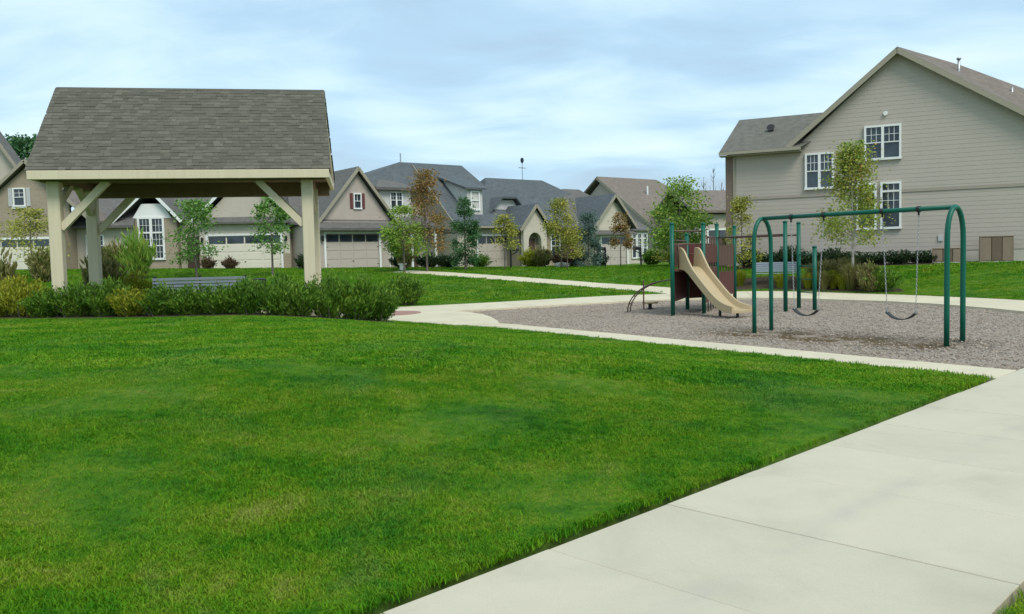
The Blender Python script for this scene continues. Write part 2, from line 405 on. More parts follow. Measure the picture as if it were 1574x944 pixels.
OUTER = catmull([(-3.2, 31.4), (1.1, 33.2), (4.7, 34.6), (9.6, 34.6), (13.0, 31.9), (15.3, 28.2), (16.3, 24.0), (15.8, 18.6)], 3)
BACKWALK = INNER + OUTER[::-1]
TIP = [(-.35, 22.1), (-.38, 22.9), (-.5, 23.8), (-.62, 24.6), (-.9, 25.9), (-1.3, 26.9)]
PLAZA = [tuple(K0), tuple(K1 + KD * -.02)] + TIP + [(-1.9, 27.8), (-3.2, 31.4), (-6.5, 30.0), (-8.5, 24.0), (-3.5, 23.3)]
UPC = catmull([(-6.5, 49.2), (-3.6, 47.0), (.45, 43.3), (3.5, 40.2), (6.0, 36.9), (7.4, 34.9)], 3)
def ribbon(C, w):
    L, Rr = [], []
    for i, p in enumerate(C):
        a = Vector(C[max(0, i - 1)]); c = Vector(C[min(len(C) - 1, i + 1)]); d = (c - a).normalized(); n = Vector((-d.y, d.x))
        L.append(tuple(Vector(p) + n * w / 2)); Rr.append(tuple(Vector(p) - n * w / 2))
    return L, Rr
UL, UR = ribbon(UPC, 1.7)
UPPER = UL + UR[::-1]
GRAVEL = [tuple(K1)] + [tuple(on_edge(K1))] + [sw(t, 0) for t in (12, 15, 18.4)] + INNER[::-1] + TIP[::-1]
BED = [(9.0, 34.9), (10.3, 34.75), (12.2, 33.0), (13.6, 31.6), (14.4, 31.0), (14.7, 31.8), (14.2, 33.2), (13.4, 35.0), (12.0, 37.2), (9.6, 37.6)]
FBED = [tuple((Vector((11.11, 42.0)) + Vector((u * .899 + v * .438, u * -.438 + v * .899)))) for u, v in ((.3, -2.0), (9.0, -2.0), (9.0, .1), (.3, .1))]
HBED = [(-13.8, 20.75), (-12.2, 20.45), (-10.5, 19.95), (-8.5, 19.6), (-6.5, 19.6), (-5.0, 19.75), (-4.0, 20.3), (-3.0, 20.95), (-2.95, 21.7), (-3.6, 22.2), (-5.0, 21.2), (-6.5, 20.85), (-9.0, 20.9), (-11.0, 21.3), (-13.8, 22.2)]
PAVED = [SIDEWALK, KERB, BACKWALK, PLAZA, UPPER, GRAVEL]
def grow(P, d): return shrink(P, -d)
PAVED_G = [grow(P, .085) for P in PAVED]
BB = [(min(p[0] for p in P), max(p[0] for p in P), min(p[1] for p in P), max(p[1] for p in P)) for P in PAVED_G]
def paved(x, y):
    for P, q in zip(PAVED_G, BB):
        if q[0] <= x <= q[1] and q[2] <= y <= q[3] and inpoly(x, y, P): return True
    return False

# ground: one sheet to the horizon, finely divided where it is seen close by
def axis(a, b, step, far):
    v = []; x = a
    while x < b: v.append(x); x += step
    v.append(b); s = step; lo = [];  x = a
    while x > -far: s *= 1.28; x -= s; lo.append(x)
    s = step; hi = []; x = b
    while x < far: s *= 1.28; x += s; hi.append(x)
    return lo[::-1] + v + hi
XS = axis(-13.5, 16.5, .12, 900); YS = axis(2.6, 36.0, .12, 900)
XS = [x for x in XS if x <= 16.5] + [16.5 + .25 * k for k in range(1, 16)] + [x for x in axis(0, 20.25, .5, 900) if x > 20.4]
YS = [y for y in YS if y <= 36.0] + [36.0 + .16 * k for k in range(1, 101)] + [y for y in axis(0, 52.0, .5, 900) if y > 52.2]
gv, soil = [], []
for y in YS:
    for x in XS:
        near = -14 < x < 17 and 1 < y < 52
        z = hgt(x, y) + .022; s_ = 0.0
        if near and paved(x, y): z -= .185; s_ = 1.0
        elif inpoly(x, y, FBED): z += .03; s_ = 1.0
        elif near and (inpoly(x, y, BED) or inpoly(x, y, HBED)): z += .03; s_ = 1.0
        elif abs(x) < 60 and y < 80: z += .012 * math.sin(x * 1.9 + math.sin(y * 1.3)) * math.sin(y * 1.4)
        gv.append((x, y, z)); soil.append(s_)
nx = len(XS)
gf = [(j * nx + i, j * nx + i + 1, (j + 1) * nx + i + 1, (j + 1) * nx + i) for j in range(len(YS) - 1) for i in range(nx - 1)]
me = bpy.data.meshes.new('ground'); me.from_pydata(gv, [], gf); me.materials.append(M['lawn'])
a_ = me.attributes.new('soil', 'FLOAT', 'POINT'); a_.data.foreach_set('value', soil)
me.polygons.foreach_set('use_smooth', [True] * len(me.polygons)); me.update()
struct(obj('ground', me))

# slabs
pave('sidewalk', SIDEWALK, SD, 1.2, 2.4, M['concrete'], 0.0, origin=sw(.05, 2.2))
pave('playground_edge_walk', KERB, KD, 1.5, 3.0, M['concrete_far'], .004, origin=tuple(K0 + KN * -.5))
pave('plaza', PLAZA, (1, -.35), 1.6, 1.6, M['concrete_far'], .012)
bw = struct(bpy.data.objects.new('back_walk', None)); col.objects.link(bw)
for i in range(len(INNER) - 1):
    slab_piece(bw, [INNER[i], OUTER[i], OUTER[i + 1], INNER[i + 1]], M['concrete_far'], .012)
uw = struct(bpy.data.objects.new('lawn_path', None)); col.objects.link(uw)
for i in range(len(UL) - 1):
    slab_piece(uw, [UL[i], UR[i], UR[i + 1], UL[i + 1]], M['concrete_far'], .02)
def pad(name, c, rx, ry, z):
    m_ = MB(); k = 24
    P = [(c[0] + rx * math.cos(t * 2 * math.pi / k), c[1] + ry * math.sin(t * 2 * math.pi / k)) for t in range(k)]
    m_.slab([(p[0], p[1], hgt(*p) + z) for p in P], .03); return struct(m_.build(name, M['pavers']))
pad('paver_circle', (-3.75, 27.3), .8, 1.2, .018)
pad('paver_apron', (9.4, 33.6), 1.7, .8, .018)

# gravel bed with raised chips
SWL, SWR = Vector((5.68, 19.12)), Vector((8.25, 15.72))
def swingd(x, y):
    p = Vector((x, y)) - SWL; L = (SWR - SWL).length; d = (SWR - SWL) / L; t = min(L * .9, max(L * .02, p.dot(d)))
    nrm = Vector((-d.y, d.x)); off = (p - d * t)
    return (off + nrm * .55).length
xs0 = min(p[0] for p in GRAVEL); xs1 = max(p[0] for p in GRAVEL); ys0 = min(p[1] for p in GRAVEL); ys1 = max(p[1] for p in GRAVEL)
GG = grow(GRAVEL, .16); st = .14; idx = {}; vv, wv, ff = [], [], []
nX = int((xs1 - xs0) / st) + 4; nY = int((ys1 - ys0) / st) + 4
for j in range(nY):
    for i in range(nX):
        x = xs0 - .2 + i * st; y = ys0 - .2 + j * st
        if inpoly(x, y, GG):
            w = 1 - ss(.35, 1.6, swingd(x, y)); idx[i, j] = len(vv)
            z = -.055 + .012 * math.sin(x * 3.1 + y) * math.sin(y * 2.7) + random.uniform(-.007, .007) - .05 * w
            vv.append((x, y, z)); wv.append(w)
for (i, j), a in idx.items():
    q = [(i + 1, j), (i + 1, j + 1), (i, j + 1)]
    if all(k in idx for k in q): ff.append((a, idx[q[0]], idx[q[1]], idx[q[2]]))
me = bpy.data.meshes.new('play_gravel'); me.from_pydata(vv, [], ff); me.materials.append(M['gravel'])
a_ = me.attributes.new('wear', 'FLOAT', 'POINT'); a_.data.foreach_set('value', wv); me.update()
struct(obj('playground_gravel', me))

# ------------------------------------------------------------------ scattered grass and chips (stuff)
def scatter(name, pts, rots, scls, variants, label, cat):
    """one object; geometry nodes place a variant on every point"""
    pool = bpy.data.collections.new(name + '_variants')
    for v in variants:
        o = bpy.data.objects.new(name + '_variant', v); pool.objects.link(o)
    me = bpy.data.meshes.new(name); me.from_pydata(pts, [], [])
    a1 = me.attributes.new('rot', 'FLOAT_VECTOR', 'POINT'); a1.data.foreach_set('vector', [c for r_ in rots for c in r_])
    a2 = me.attributes.new('scl', 'FLOAT', 'POINT'); a2.data.foreach_set('value', scls)
    o = obj(name, me); tag(o, label, cat); o['kind'] = 'stuff'
    g = bpy.data.node_groups.new(name, 'GeometryNodeTree')
    g.interface.new_socket('Geometry', in_out='INPUT', socket_type='NodeSocketGeometry'); g.interface.new_socket('Geometry', in_out='OUTPUT', socket_type='NodeSocketGeometry')
    gi_, go_ = g.nodes.new('NodeGroupInput'), g.nodes.new('NodeGroupOutput')
    ip = g.nodes.new('GeometryNodeInstanceOnPoints'); ci = g.nodes.new('GeometryNodeCollectionInfo')
    ci.inputs['Collection'].default_value = pool; ci.inputs['Separate Children'].default_value = True; ci.inputs['Reset Children'].default_value = True
    ip.inputs['Pick Instance'].default_value = True
    na = g.nodes.new('GeometryNodeInputNamedAttribute'); na.data_type = 'FLOAT_VECTOR'; na.inputs['Name'].default_value = 'rot'
    nb = g.nodes.new('GeometryNodeInputNamedAttribute'); nb.data_type = 'FLOAT'; nb.inputs['Name'].default_value = 'scl'
    g.links.new(gi_.outputs[0], ip.inputs['Points']); g.links.new(ci.outputs[0], ip.inputs['Instance'])
    g.links.new(na.outputs[0], ip.inputs['Rotation']); g.links.new(nb.outputs[0], ip.inputs['Scale']); g.links.new(ip.outputs[0], go_.inputs[0])
    md = o.modifiers.new('scatter', 'NODES'); md.node_group = g
    return o
def tuft(n, spread, h0, h1, w):
    m_ = MB()
    for _ in range(n):
        r = spread * math.sqrt(random.random()); a = random.uniform(0, 6.28); x, y = r * math.cos(a), r * math.sin(a)
        h = random.uniform(h0, h1); d = random.uniform(0, 6.28); ln = random.uniform(.3, 1.5) * h; px, py = math.cos(d), math.sin(d); ww = w * random.uniform(.7, 1.3)
        tx, ty = -py * ww, px * ww
        m_.add([(x - tx, y - ty, -.01), (x + tx, y + ty, -.01), (x + px * ln * .4 + tx * .7, y + py * ln * .4 + ty * .7, h * .62), (x + px * ln * .4 - tx * .7, y + py * ln * .4 - ty * .7, h * .62), (x + px * ln, y + py * ln, h)],
               [(0, 1, 2, 3), (3, 2, 4)])
    return m_.mesh('grass_tuft', M['blades'])
def lawn_pts(n, y0, y1, margin=0.0):
    out = []
    while len(out) < n:
        y = y0 + (y1 - y0) * random.random()
        half = y * .64 + .6; x = random.uniform(-half, half)
        if x > 21.5 or paved(x, y) or inpoly(x, y, BED) or inpoly(x, y, FBED) or inpoly(x, y, HBED): continue
        out.append((x, y, hgt(x, y) + .012))
    return out
near_v = [tuft(30, .075, .014, .034, .0026) for _ in range(7)]
far_v = [tuft(22, .15, .016, .042, .006) for _ in range(5)]
pts = lawn_pts(16000, 3.2, 6.0) + lawn_pts(30000, 6.0, 10.0)
scatter('lawn_grass', pts, [(random.uniform(-.12, .12), random.uniform(-.12, .12), random.uniform(0, 6.28)) for _ in pts], [random.uniform(.6, 1.12) for _ in pts], near_v, 'short mown green grass of the lawn in the foreground', 'grass')
pts = lawn_pts(38000, 10.0, 19.5) + lawn_pts(20000, 19.5, 34)
# a fringe of longer blades along the paved edges
scatter('lawn_grass_beyond', pts, [(random.uniform(-.1, .1), random.uniform(-.1, .1), random.uniform(0, 6.28)) for _ in pts], [random.uniform(.6, 1.1) for _ in pts], far_v, 'mown green grass of the lawn farther back by the playground', 'grass')
far2_v = [tuft(30, .34, .03, .075, .014) for _ in range(4)]
pts = lawn_pts(16000, 33.5, 55)
scatter('lawn_grass_far', pts, [(random.uniform(-.1, .1), random.uniform(-.1, .1), random.uniform(0, 6.28)) for _ in pts], [random.uniform(.6, 1.1) for _ in pts], far2_v, 'mown green grass of the front lawns before the houses', 'grass')
cv = []
for _ in range(6):
    m_ = MB(); a, c, d = random.uniform(.010, .022), random.uniform(.006, .012), random.uniform(.004, .009)
    m_.cbox(-a, a, -c, c, -d, d, .003); cv.append(m_.mesh('chip', M['chips']))
pts = []
while len(pts) < 30000:
    x = random.uniform(xs0, xs1); y = ys0 + (ys1 - ys0) * random.random() ** 1.3
    if abs(x) < y * .66 and inpoly(x, y, GRAVEL):
        w = 1 - ss(.35, 1.35, swingd(x, y))
        if random.random() < w * .75: continue
        pts.append((x, y, -.052 - .05 * w + .012 * math.sin(x * 3.1 + y) * math.sin(y * 2.7)))
scatter('gravel_chips', pts, [(random.uniform(-.5, .5), random.uniform(-.5, .5), random.uniform(0, 6.28)) for _ in pts], [random.uniform(.7, 1.7) for _ in pts], cv, 'loose grey chips covering the playground bed', 'gravel')
# ------------------------------------------------------------------ object materials
mt, nt, b = new_mat('tan_paint'); tco = nt.nodes.new('ShaderNodeTexCoord').outputs['Object']
g1 = noise(nt, 14, 5, .65, vec=tco, stretch=(1, 1, .08), dist=.3); g2 = noise(nt, 1.4, 4, .6, vec=tco)
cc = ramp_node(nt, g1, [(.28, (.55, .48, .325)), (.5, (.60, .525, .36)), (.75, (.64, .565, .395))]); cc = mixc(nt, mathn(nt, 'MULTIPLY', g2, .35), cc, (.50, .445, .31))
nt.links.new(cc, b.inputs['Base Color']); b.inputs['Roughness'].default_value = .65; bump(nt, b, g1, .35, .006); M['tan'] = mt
M['tan_dark'] = paint('brown_and_roof_shade', (.20, .135, .085), .7, .2, 5, .1)  # plain brown; on the pavilion beams and ceiling it paints in the roof's shade
M['white'] = paint('white_trim', (.80, .80, .77), .45, .04, 4, .02)
M['green_metal'] = paint('green_powder_coat', (.001, .105, .066), .42, .08, 8, .02, .3)
M['maroon'] = paint('maroon_plastic', (.115, .036, .030), .45, .15, 5, .02)
M['brown_metal'] = paint('brown_powder_coat', (.115, .062, .044), .4, .12, 6, .02)
M['slide'] = paint('tan_plastic', (.47, .36, .205), .42, .09, 4, .03, .5)
M['black'] = paint('black_metal', (.018, .018, .02), .45, .1, 8, .02)
M['rubber'] = paint('black_rubber', (.03, .032, .035), .6, .2, 9, .05)
M['blue_metal'] = paint('blue_grey_slats', (.21, .235, .265), .4, .1, 6, .03)
M['dark_green'] = paint('dark_green_metal', (.02, .05, .04), .4, .1, 6, .02)
mt, nt, b = new_mat('galvanised_steel'); nt.links.new(ramp_node(nt, noise(nt, 30, 3), [(.3, (.33, .34, .35)), (.7, (.52, .53, .53))]), b.inputs['Base Color']); b.inputs['Metallic'].default_value = .85; b.inputs['Roughness'].default_value = .45; M['steel'] = mt
def glass_mat(name, c):
    mt, nt, b = new_mat(name)
    nt.links.new(ramp_node(nt, noise(nt, .9, 3, vec=worldpos(nt)), [(.35, tuple(x * .5 for x in c)), (.65, tuple(x * 1.5 for x in c))]), b.inputs['Base Color'])
    b.inputs['Roughness'].default_value = .07; b.inputs['Specular IOR Level'].default_value = .75
    bump(nt, b, noise(nt, 1.6, 2), .05, .02); return mt
M['glass'] = glass_mat('window_glass', (.025, .035, .045))
def shingle_near(name, islands):
    mt, nt, b = new_mat(name)
    rnd = nt.nodes.new('ShaderNodeNewGeometry').outputs['Random Per Island'] if islands else nt.nodes.new('ShaderNodeObjectInfo').outputs['Random']
    c1 = ramp_node(nt, rnd, [(0, (.100, .094, .073)), (.35, (.118, .111, .088)), (.7, (.136, .128, .100)), (1, (.170, .160, .126))])
    n1 = noise(nt, 60, 4, .7, vec=worldpos(nt)); c2 = mixc(nt, mathn(nt, 'MULTIPLY', n1, .5), c1, (.07, .065, .055))
    c3 = mixc(nt, mathn(nt, 'MULTIPLY', noise(nt, .7, 3, vec=worldpos(nt)), .35), c2, (.105, .108, .088))
    nt.links.new(c3, b.inputs['Base Color']); b.inputs['Roughness'].default_value = .95; b.inputs['Specular IOR Level'].default_value = .1
    bump(nt, b, n1, .4, .006); return mt
M['shingle_part'] = shingle_near('roof_shingle', False); M['shingle_mass'] = shingle_near('roof_shingles', True)

# ------------------------------------------------------------------ pavilion
TH = .175; PU = Vector((math.cos(TH), math.sin(TH), 0)); PV = Vector((-math.sin(TH), math.cos(TH), 0))
PE0 = Vector((-11.42, 20.2, 0)); PW, RUN, ZB = 7.01, 2.0, .45
pc = PE0 + PU * (PW / 2) + PV * RUN; pc.z = ZB
ZE, ZR, INS = 4.06 - ZB, 6.37 - ZB, .14
pav = thing('pavilion', 'open tan timber picnic pavilion with steep brown-grey shingled gable roof behind the hedge', 'pavilion', pc, TH)
HW = PW / 2
MB().box(-3.35, 3.35, -1.75, 1.75, -.5, .04).build('floor_slab', M['concrete'], pav)
pv_ = 1.45; ph = .142
for sx in (-1, 1):
    px_ = 3.09 if sx < 0 else 2.92
    for sv in (-1, 1):
        m_ = MB(); m_.cbox(sx * px_ - ph, sx * px_ + ph, sv * pv_ - ph, sv * pv_ + ph, .03, ZE - .22, .018)
        p_ = m_.build('post', M['tan'], pav)
        MB().cbox(sx * px_ - ph - .035, sx * px_ + ph + .035, sv * pv_ - ph - .035, sv * pv_ + ph + .035, .035, .26, .012).build('base_trim', M['tan'], p_)
        # knee braces along the beam and across
        a = (sx * (px_ - ph + .02), sv * pv_, ZE - 1.36); c_ = (sx * (px_ - 1.22), sv * pv_, ZE - .22)
        MB().bar(a, c_, .15, .17).build('brace', M['tan'], pav)
        MB().bar((sx * px_, sv * (pv_ - ph + .02), ZE - .85), (sx * px_, sv * .28, ZE - .22), .13, .15).build('brace', M['tan'], pav)
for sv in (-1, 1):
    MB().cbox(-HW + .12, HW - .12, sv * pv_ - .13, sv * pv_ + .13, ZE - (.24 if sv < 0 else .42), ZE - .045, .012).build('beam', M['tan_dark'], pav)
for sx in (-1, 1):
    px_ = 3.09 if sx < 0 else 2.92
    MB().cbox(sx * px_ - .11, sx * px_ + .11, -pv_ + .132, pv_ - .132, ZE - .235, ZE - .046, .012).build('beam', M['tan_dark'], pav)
    MB().cbox(sx * (HW - .05) - .05, sx * (HW - .05) + .05, -RUN + .06, RUN - .06, ZE - .215, ZE - .03, .01).build('fascia', M['tan'], pav)
for sv in (-1, 1):
    MB().cbox(-HW, HW, sv * RUN - .03, sv * RUN + .03, ZE - .225, ZE - .012, .01).build('fascia', M['tan'], pav)
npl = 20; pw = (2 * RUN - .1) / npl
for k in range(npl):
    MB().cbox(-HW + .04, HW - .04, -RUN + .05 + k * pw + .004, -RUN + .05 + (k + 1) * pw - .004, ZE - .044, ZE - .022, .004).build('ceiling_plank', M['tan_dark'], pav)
rf = MB().add([(-HW, -RUN, ZE), (HW, -RUN, ZE), (HW - INS, 0, ZR), (-HW + INS, 0, ZR), (-HW, RUN, ZE), (HW, RUN, ZE), (-HW, -RUN, ZE - .02), (HW, -RUN, ZE - .02), (HW, RUN, ZE - .02), (-HW, RUN, ZE - .02)],
     [(0, 1, 2, 3), (5, 4, 3, 2), (6, 7, 1, 0), (8, 9, 4, 5), (6, 9, 8, 7)]).build('roof_deck', M['shingle_mass'], pav)
for sx in (-1, 1):
    MB().add([(sx * (HW - .10), -RUN + .10, ZE - .012), (sx * (HW - .10), RUN - .10, ZE - .012), (sx * (HW - INS - .02), 0, ZR - .14)], [(0, 1, 2)]).build('gable_panel', M['tan'], pav)
    for sv in (-1, 1):
        a = Vector((sx * (HW - .02), sv * (RUN - .02), ZE - .085)); c_ = Vector((sx * (HW - INS - .02), 0, ZR - .12))
        MB().bar(a, c_, .05, .12).build('rake_board', M['tan'], pav)
# shingle tabs, row by row from the eave
slope = Vector((0, RUN, ZR - ZE)); SL = slope.length; sd = slope / SL; sn = Vector((0, -sd.z, sd.y))
EXP = .116; rows = int(SL / EXP) + 1
tabs = [.12, .17, .23, .30]
tabm = [MB().add([(0, 0, .014), (w, 0, .014), (w, .17, .004), (0, .17, .004), (0, 0, 0), (w, 0, 0), (w, .17, -.002), (0, .17, -.002)], [(0, 1, 2, 3), (4, 5, 1, 0), (5, 6, 2, 1), (7, 4, 0, 3), (6, 7, 3, 2)]).mesh('shingle', M['shingle_part']) for w in tabs]
mass = MB(); n_ind = 0
for side in (-1, 1):
    for r_ in range(rows):
        t = r_ * EXP; ln = .17 if t + .17 < SL - .01 else max(.05, SL - .01 - t); inset = INS * t / SL
        x = -HW + inset - .04 - random.uniform(0, .12); xe = HW - inset + .04
        first = True
        while x < xe - .02:
            k = random.choices(range(4), (3, 4, 4, 2))[0]; w = tabs[k] - .003
            x0 = max(x, -HW + inset - .04); x1 = min(x + w, xe)
            if x1 - x0 > .03:
                lift = random.choice((0, 0, .003, .006)); tt = t - random.choice((0, 0, .012))
                d = Vector((0, sd.y * 1, sd.z)); base = Vector((x0, -RUN, ZE)) + sd * tt + sn * (.004 + lift)
                if side < 0 and n_ind < 300:
                    o = obj('shingle', tabm[k], pav); n_ind += 1
                    mw = Matrix(((1, 0, 0), (0, sd.y, sn.y), (0, sd.z, sn.z))).to_4x4(); mw.translation = base
                    o.matrix_local = mw @ Matrix.Diagonal(((x1 - x0) / tabs[k], ln / .17, 1, 1))
                else:
                    q = [(x0, 0, .014), (x1, 0, .014), (x1, ln, .004), (x0, ln, .004), (x0, 0, 0), (x1, 0, 0)]
                    P = []
                    for a in q:
                        p = Vector((a[0], -RUN, ZE)) + sd * (tt + a[1]) + sn * (.004 + lift + a[2])
                        P.append((p.x, p.y * -side, p.z))
                    mass.add(P, [(0, 1, 2, 3), (4, 5, 1, 0), (5, 2, 1), (4, 0, 3)])
            x += tabs[k]
o = mass.build('shingle', M['shingle_mass'], pav); o['kind'] = 'stuff'
x = -HW + INS - .02
while x < HW - INS:
    w = min(.3, HW - INS + .02 - x)
    cap = MB().add([(x, -.11, ZR - .125), (x + w, -.11, ZR - .125), (x + w, 0, ZR + .035), (x, 0, ZR + .035), (x, .11, ZR - .125), (x + w, .11, ZR - .125), (x, -.11, ZR - .15), (x + w, -.11, ZR - .15)], [(0, 1, 2, 3), (3, 2, 5, 4), (6, 7, 1, 0)])
    cap.build('ridge_cap', M['shingle_mass'], pav); x += .29

# ------------------------------------------------------------------ benches
def bench(loc, rz, L, label, mats, nsup=3, slats=5):
    t = thing('bench', label, 'bench', loc, rz)
    for k in range(slats):
        z = .50 + k * .085; y = .20 + .02 * k
        MB().cbox(-L / 2, L / 2, y - .015, y + .015, z, z + .07, .006).build('backrest_slat', mats[0], t)
    for k in range(4):
        MB().cbox(-L / 2, L / 2, -.22 + k * .10, -.14 + k * .10, .43, .455, .006).build('seat_slat', mats[0], t)
    for k in range(nsup):
        x = -L / 2 + .06 + k * (L - .12) / (nsup - 1)
        m_ = MB(); m_.bar((x, -.2, 0), (x, -.2, .66), .05, .05); m_.bar((x, .19, 0), (x, .245, .96), .05, .05); m_.bar((x, -.25, .40), (x, .2, .40), .05, .05); m_.bar((x, -.24, .66), (x, .22, .66), .06, .035)
        m_.build('support', mats[1], t)
    return t
bench((-8.15, 22.3, .49), .15 + math.pi, 2.35, 'blue-grey slatted metal bench inside the pavilion, seen over the hedge', (M['blue_metal'], M['black']))
bench((11.15, 35.6, hgt(11.15, 35.6) + .03), R(-16), 1.85, 'pale grey slatted metal bench behind the swing set in front of the grey house', (paint('pale_grey_slats', (.34, .38, .42), .4, .08), M['steel']), 2, 5)
t = thing('litter_bin', 'dark slatted litter bin beside the pavilion bench', 'litter bin', (-6.72, 22.4, .49))
for k in range(10):
    a = k * math.pi / 5; MB().bar((.2 * math.cos(a), .2 * math.sin(a), .08), (.21 * math.cos(a), .21 * math.sin(a), .80), .05, .02, (math.cos(a), math.sin(a), 0)).build('slat', M['black'], t)
MB().tube([(0, 0, .05), (0, 0, .72)], [.16, .18], 12).build('liner', M['dark_green'], t)
MB().tube([(0, 0, .79), (0, 0, .83), (0, 0, .84)], [.23, .23, .18], 14).build('rim', M['black'], t)

# ------------------------------------------------------------------ swing set and swings
sdir2 = (SWR - SWL).normalized(); SP = Vector((-sdir2.y, sdir2.x)); SP = SP if SP.x > 0 else -SP
ss_ = thing('swing_set', 'green steel arch swing frame standing in the grey gravel', 'swing set', (*((SWL + SWR) / 2), -.06))
ctr = Vector((*((SWL + SWR) / 2), -.06)); HS = 2.52; AW = .31
for end, sg in ((SWL, -1), (SWR, 1)):
    path = []
    def P(off, z): q = Vector((end.x, end.y, 0)) + Vector((SP.x, SP.y, 0)) * off; return Vector((q.x, q.y, z)) - Vector((ctr.x, ctr.y, 0))
    path = [P(-AW, -.1), P(-AW, .6), P(-AW, 1.2), P(-AW, HS - .62)]
    for k in range(1, 12):
        a = math.pi * k / 12; path.append(P(-AW * math.cos(a), HS - .58 + .58 * math.sin(a)))
    path += [P(AW, HS - .62), P(AW, 1.2), P(AW, .6), P(AW, -.1)]
    MB().tube(path, .048, 12).build('arch', M['green_metal'], ss_, True)
def bar_at(t, z=HS): q = SWL.lerp(SWR, t); return Vector((q.x, q.y, z)) - Vector((ctr.x, ctr.y, 0))
MB().tube([bar_at(0), bar_at(.5), bar_at(1)], .046, 12).build('top_bar', M['green_metal'], ss_, True)
HANG = [(.176, .362), (.666, .838)]
for pr in HANG:
    for t_ in pr:
        m_ = MB(); p = bar_at(t_); d3 = Vector((sdir2.x, sdir2.y, 0)) * .03
        m_.tube([p - d3, p + d3], .06, 12); m_.tube([p + Vector((0, 0, -.04)), p + Vector((0, 0, -.12))], .02, 8)
        m_.build('hanger', M['black'], ss_, True)
def chain_mesh(a, c):
    m_ = MB(); a, c = Vector(a), Vector(c); L = (c - a).length; d = (c - a) / L; n = int(L / .042)
    x = d.orthogonal().normalized(); y = d.cross(x)
    for i in range(n):
        o_ = a + d * (i + .5) * L / n; s_ = x if i % 2 else y; hl, hw = .027, .013
        ring = [o_ + d * (hl * math.cos(k * math.pi / 4)) + s_ * (hw * math.sin(k * math.pi / 4)) for k in range(8)]
        nrm = d.cross(s_)
        vs_ = []
        for k, q in enumerate(ring):
            rad = (q - o_).normalized(); vs_ += [q + rad * .0045, q + nrm * .0045, q - nrm * .0045]
        m_.add(vs_, [(3 * k + j, 3 * k + (j + 1) % 3, 3 * ((k + 1) % 8) + (j + 1) % 3, 3 * ((k + 1) % 8) + j) for k in range(8) for j in range(3)])
    return m_
for i, (ta, tb) in enumerate(HANG):
    A, B = SWL.lerp(SWR, ta), SWL.lerp(SWR, tb); mid = (A + B) / 2; sw_d = Vector((.04, .03)) * (1 if i else -1)
    lab = ['black belt swing hanging nearer the play structure and slide', 'black belt swing hanging on the right, nearer the right-hand arch'][i]
    t = thing('swing', lab, 'swing', (mid.x, mid.y, .3), 0, 'belt swings on the green frame')
    org = Vector((mid.x, mid.y, .3)); half = .29
    seat = []
    for s_, T_ in ((-1, A), (1, B)):
        top = Vector((T_.x, T_.y, HS - .17)) - org; bot = Vector((sdir2.x * half * s_, sdir2.y * half * s_, .20)) + Vector((sw_d.x, sw_d.y, 0))
        chain_mesh(top, bot).build('chain', M['steel'], t)
        MB().tube([bot + Vector((0, 0, .02)), bot + Vector((0, 0, -.06))], .016, 8).build('clevis', M['steel'], t)
    m_ = MB(); P3 = Vector((SP.x, SP.y, 0)); n = 10; vs_ = []
    for k in range(n + 1):
        u = -1 + 2 * k / n; c_ = Vector((sdir2.x * half * u + sw_d.x, sdir2.y * half * u + sw_d.y, .03 + .13 * abs(u) ** 2.2))
        vs_ += [c_ - P3 * .07, c_ + P3 * .07, c_ + P3 * .07 - Vector((0, 0, .016)), c_ - P3 * .07 - Vector((0, 0, .016))]
    m_.add(vs_, [(4 * k + j, 4 * k + (j + 1) % 4, 4 * (k + 1) + (j + 1) % 4, 4 * (k + 1) + j) for k in range(n) for j in range(4)] + [(0, 1, 2, 3), (4 * n, 4 * n + 1, 4 * n + 2, 4 * n + 3)])
    m_.build('belt_seat', M['rubber'], t, True)

# ------------------------------------------------------------------ play structure
P1, P2, P3_, P4, P5 = Vector((4.59, 24.1)), Vector((5.62, 24.72)), Vector((5.55, 26.7)), Vector((6.62, 27.2)), Vector((7.42, 28.1))
PO = Vector((5.6, 25.6, -.06))
ps = thing('play_structure', 'green-posted play structure with tan slide, maroon panels and overhead ladder', 'play structure', PO)
def L3(p, z): return Vector((p[0] - PO.x, p[1] - PO.y, z + .06))
def post(p, h, r=.062):
    o_ = MB().tube([L3(p, -.1), L3(p, h)], r, 12).build('post', M['green_metal'], ps, True)
    MB().tube([L3(p, h), L3(p, h + .035), L3(p, h + .055)], [r + .008, r + .008, r * .5], 12).build('post_cap', M['green_metal'], o_, True)
for p, h in ((P1, 2.55), (P2, 2.55), (P3_, 2.3), (P4, 2.6), (P5, 2.55), ((8.02, 24.75), 2.55), ((8.87, 26.1), 2.55), ((9.0, 25.1), 1.8)): post(p, h)
DZ = 1.28
MB().slab([L3(P1, DZ), L3(P2, DZ), L3(P4, DZ), L3(P3_, DZ)], .07).build('deck', M['brown_metal'], ps)
def panel(a, c, z0, z1, mat, name='panel', holes=()):
    a, c = Vector(a), Vector(c); d = (c - a); L = d.length; d /= L; a = a + d * .08; c = c - d * .08
    m_ = MB(); m_.bar(L3(a, (z0 + z1) / 2), L3(c, (z0 + z1) / 2), .03, z1 - z0)
    return m_.build(name, mat, ps)
panel(P1, P3_, .34, 1.22, M['maroon'], 'play_panel')
panel(P1, P3_, 1.34, 2.02, M['brown_metal'], 'side_guard')
for z0, z1 in ((.25, .75), (.80, 1.22), (1.42, 1.95)):
    panel(P2, P4, z0, z1, M['maroon'], 'climbing_panel')
for k in range(6):
    q = P4.lerp(P5, (k + .5) / 6); MB().bar(L3(q, .2), L3(q, 2.0), .03, .03).build('guard_rod', M['brown_metal'], ps)
panel(P4, P5, 1.30, 1.95, M['brown_metal'], 'play_panel')
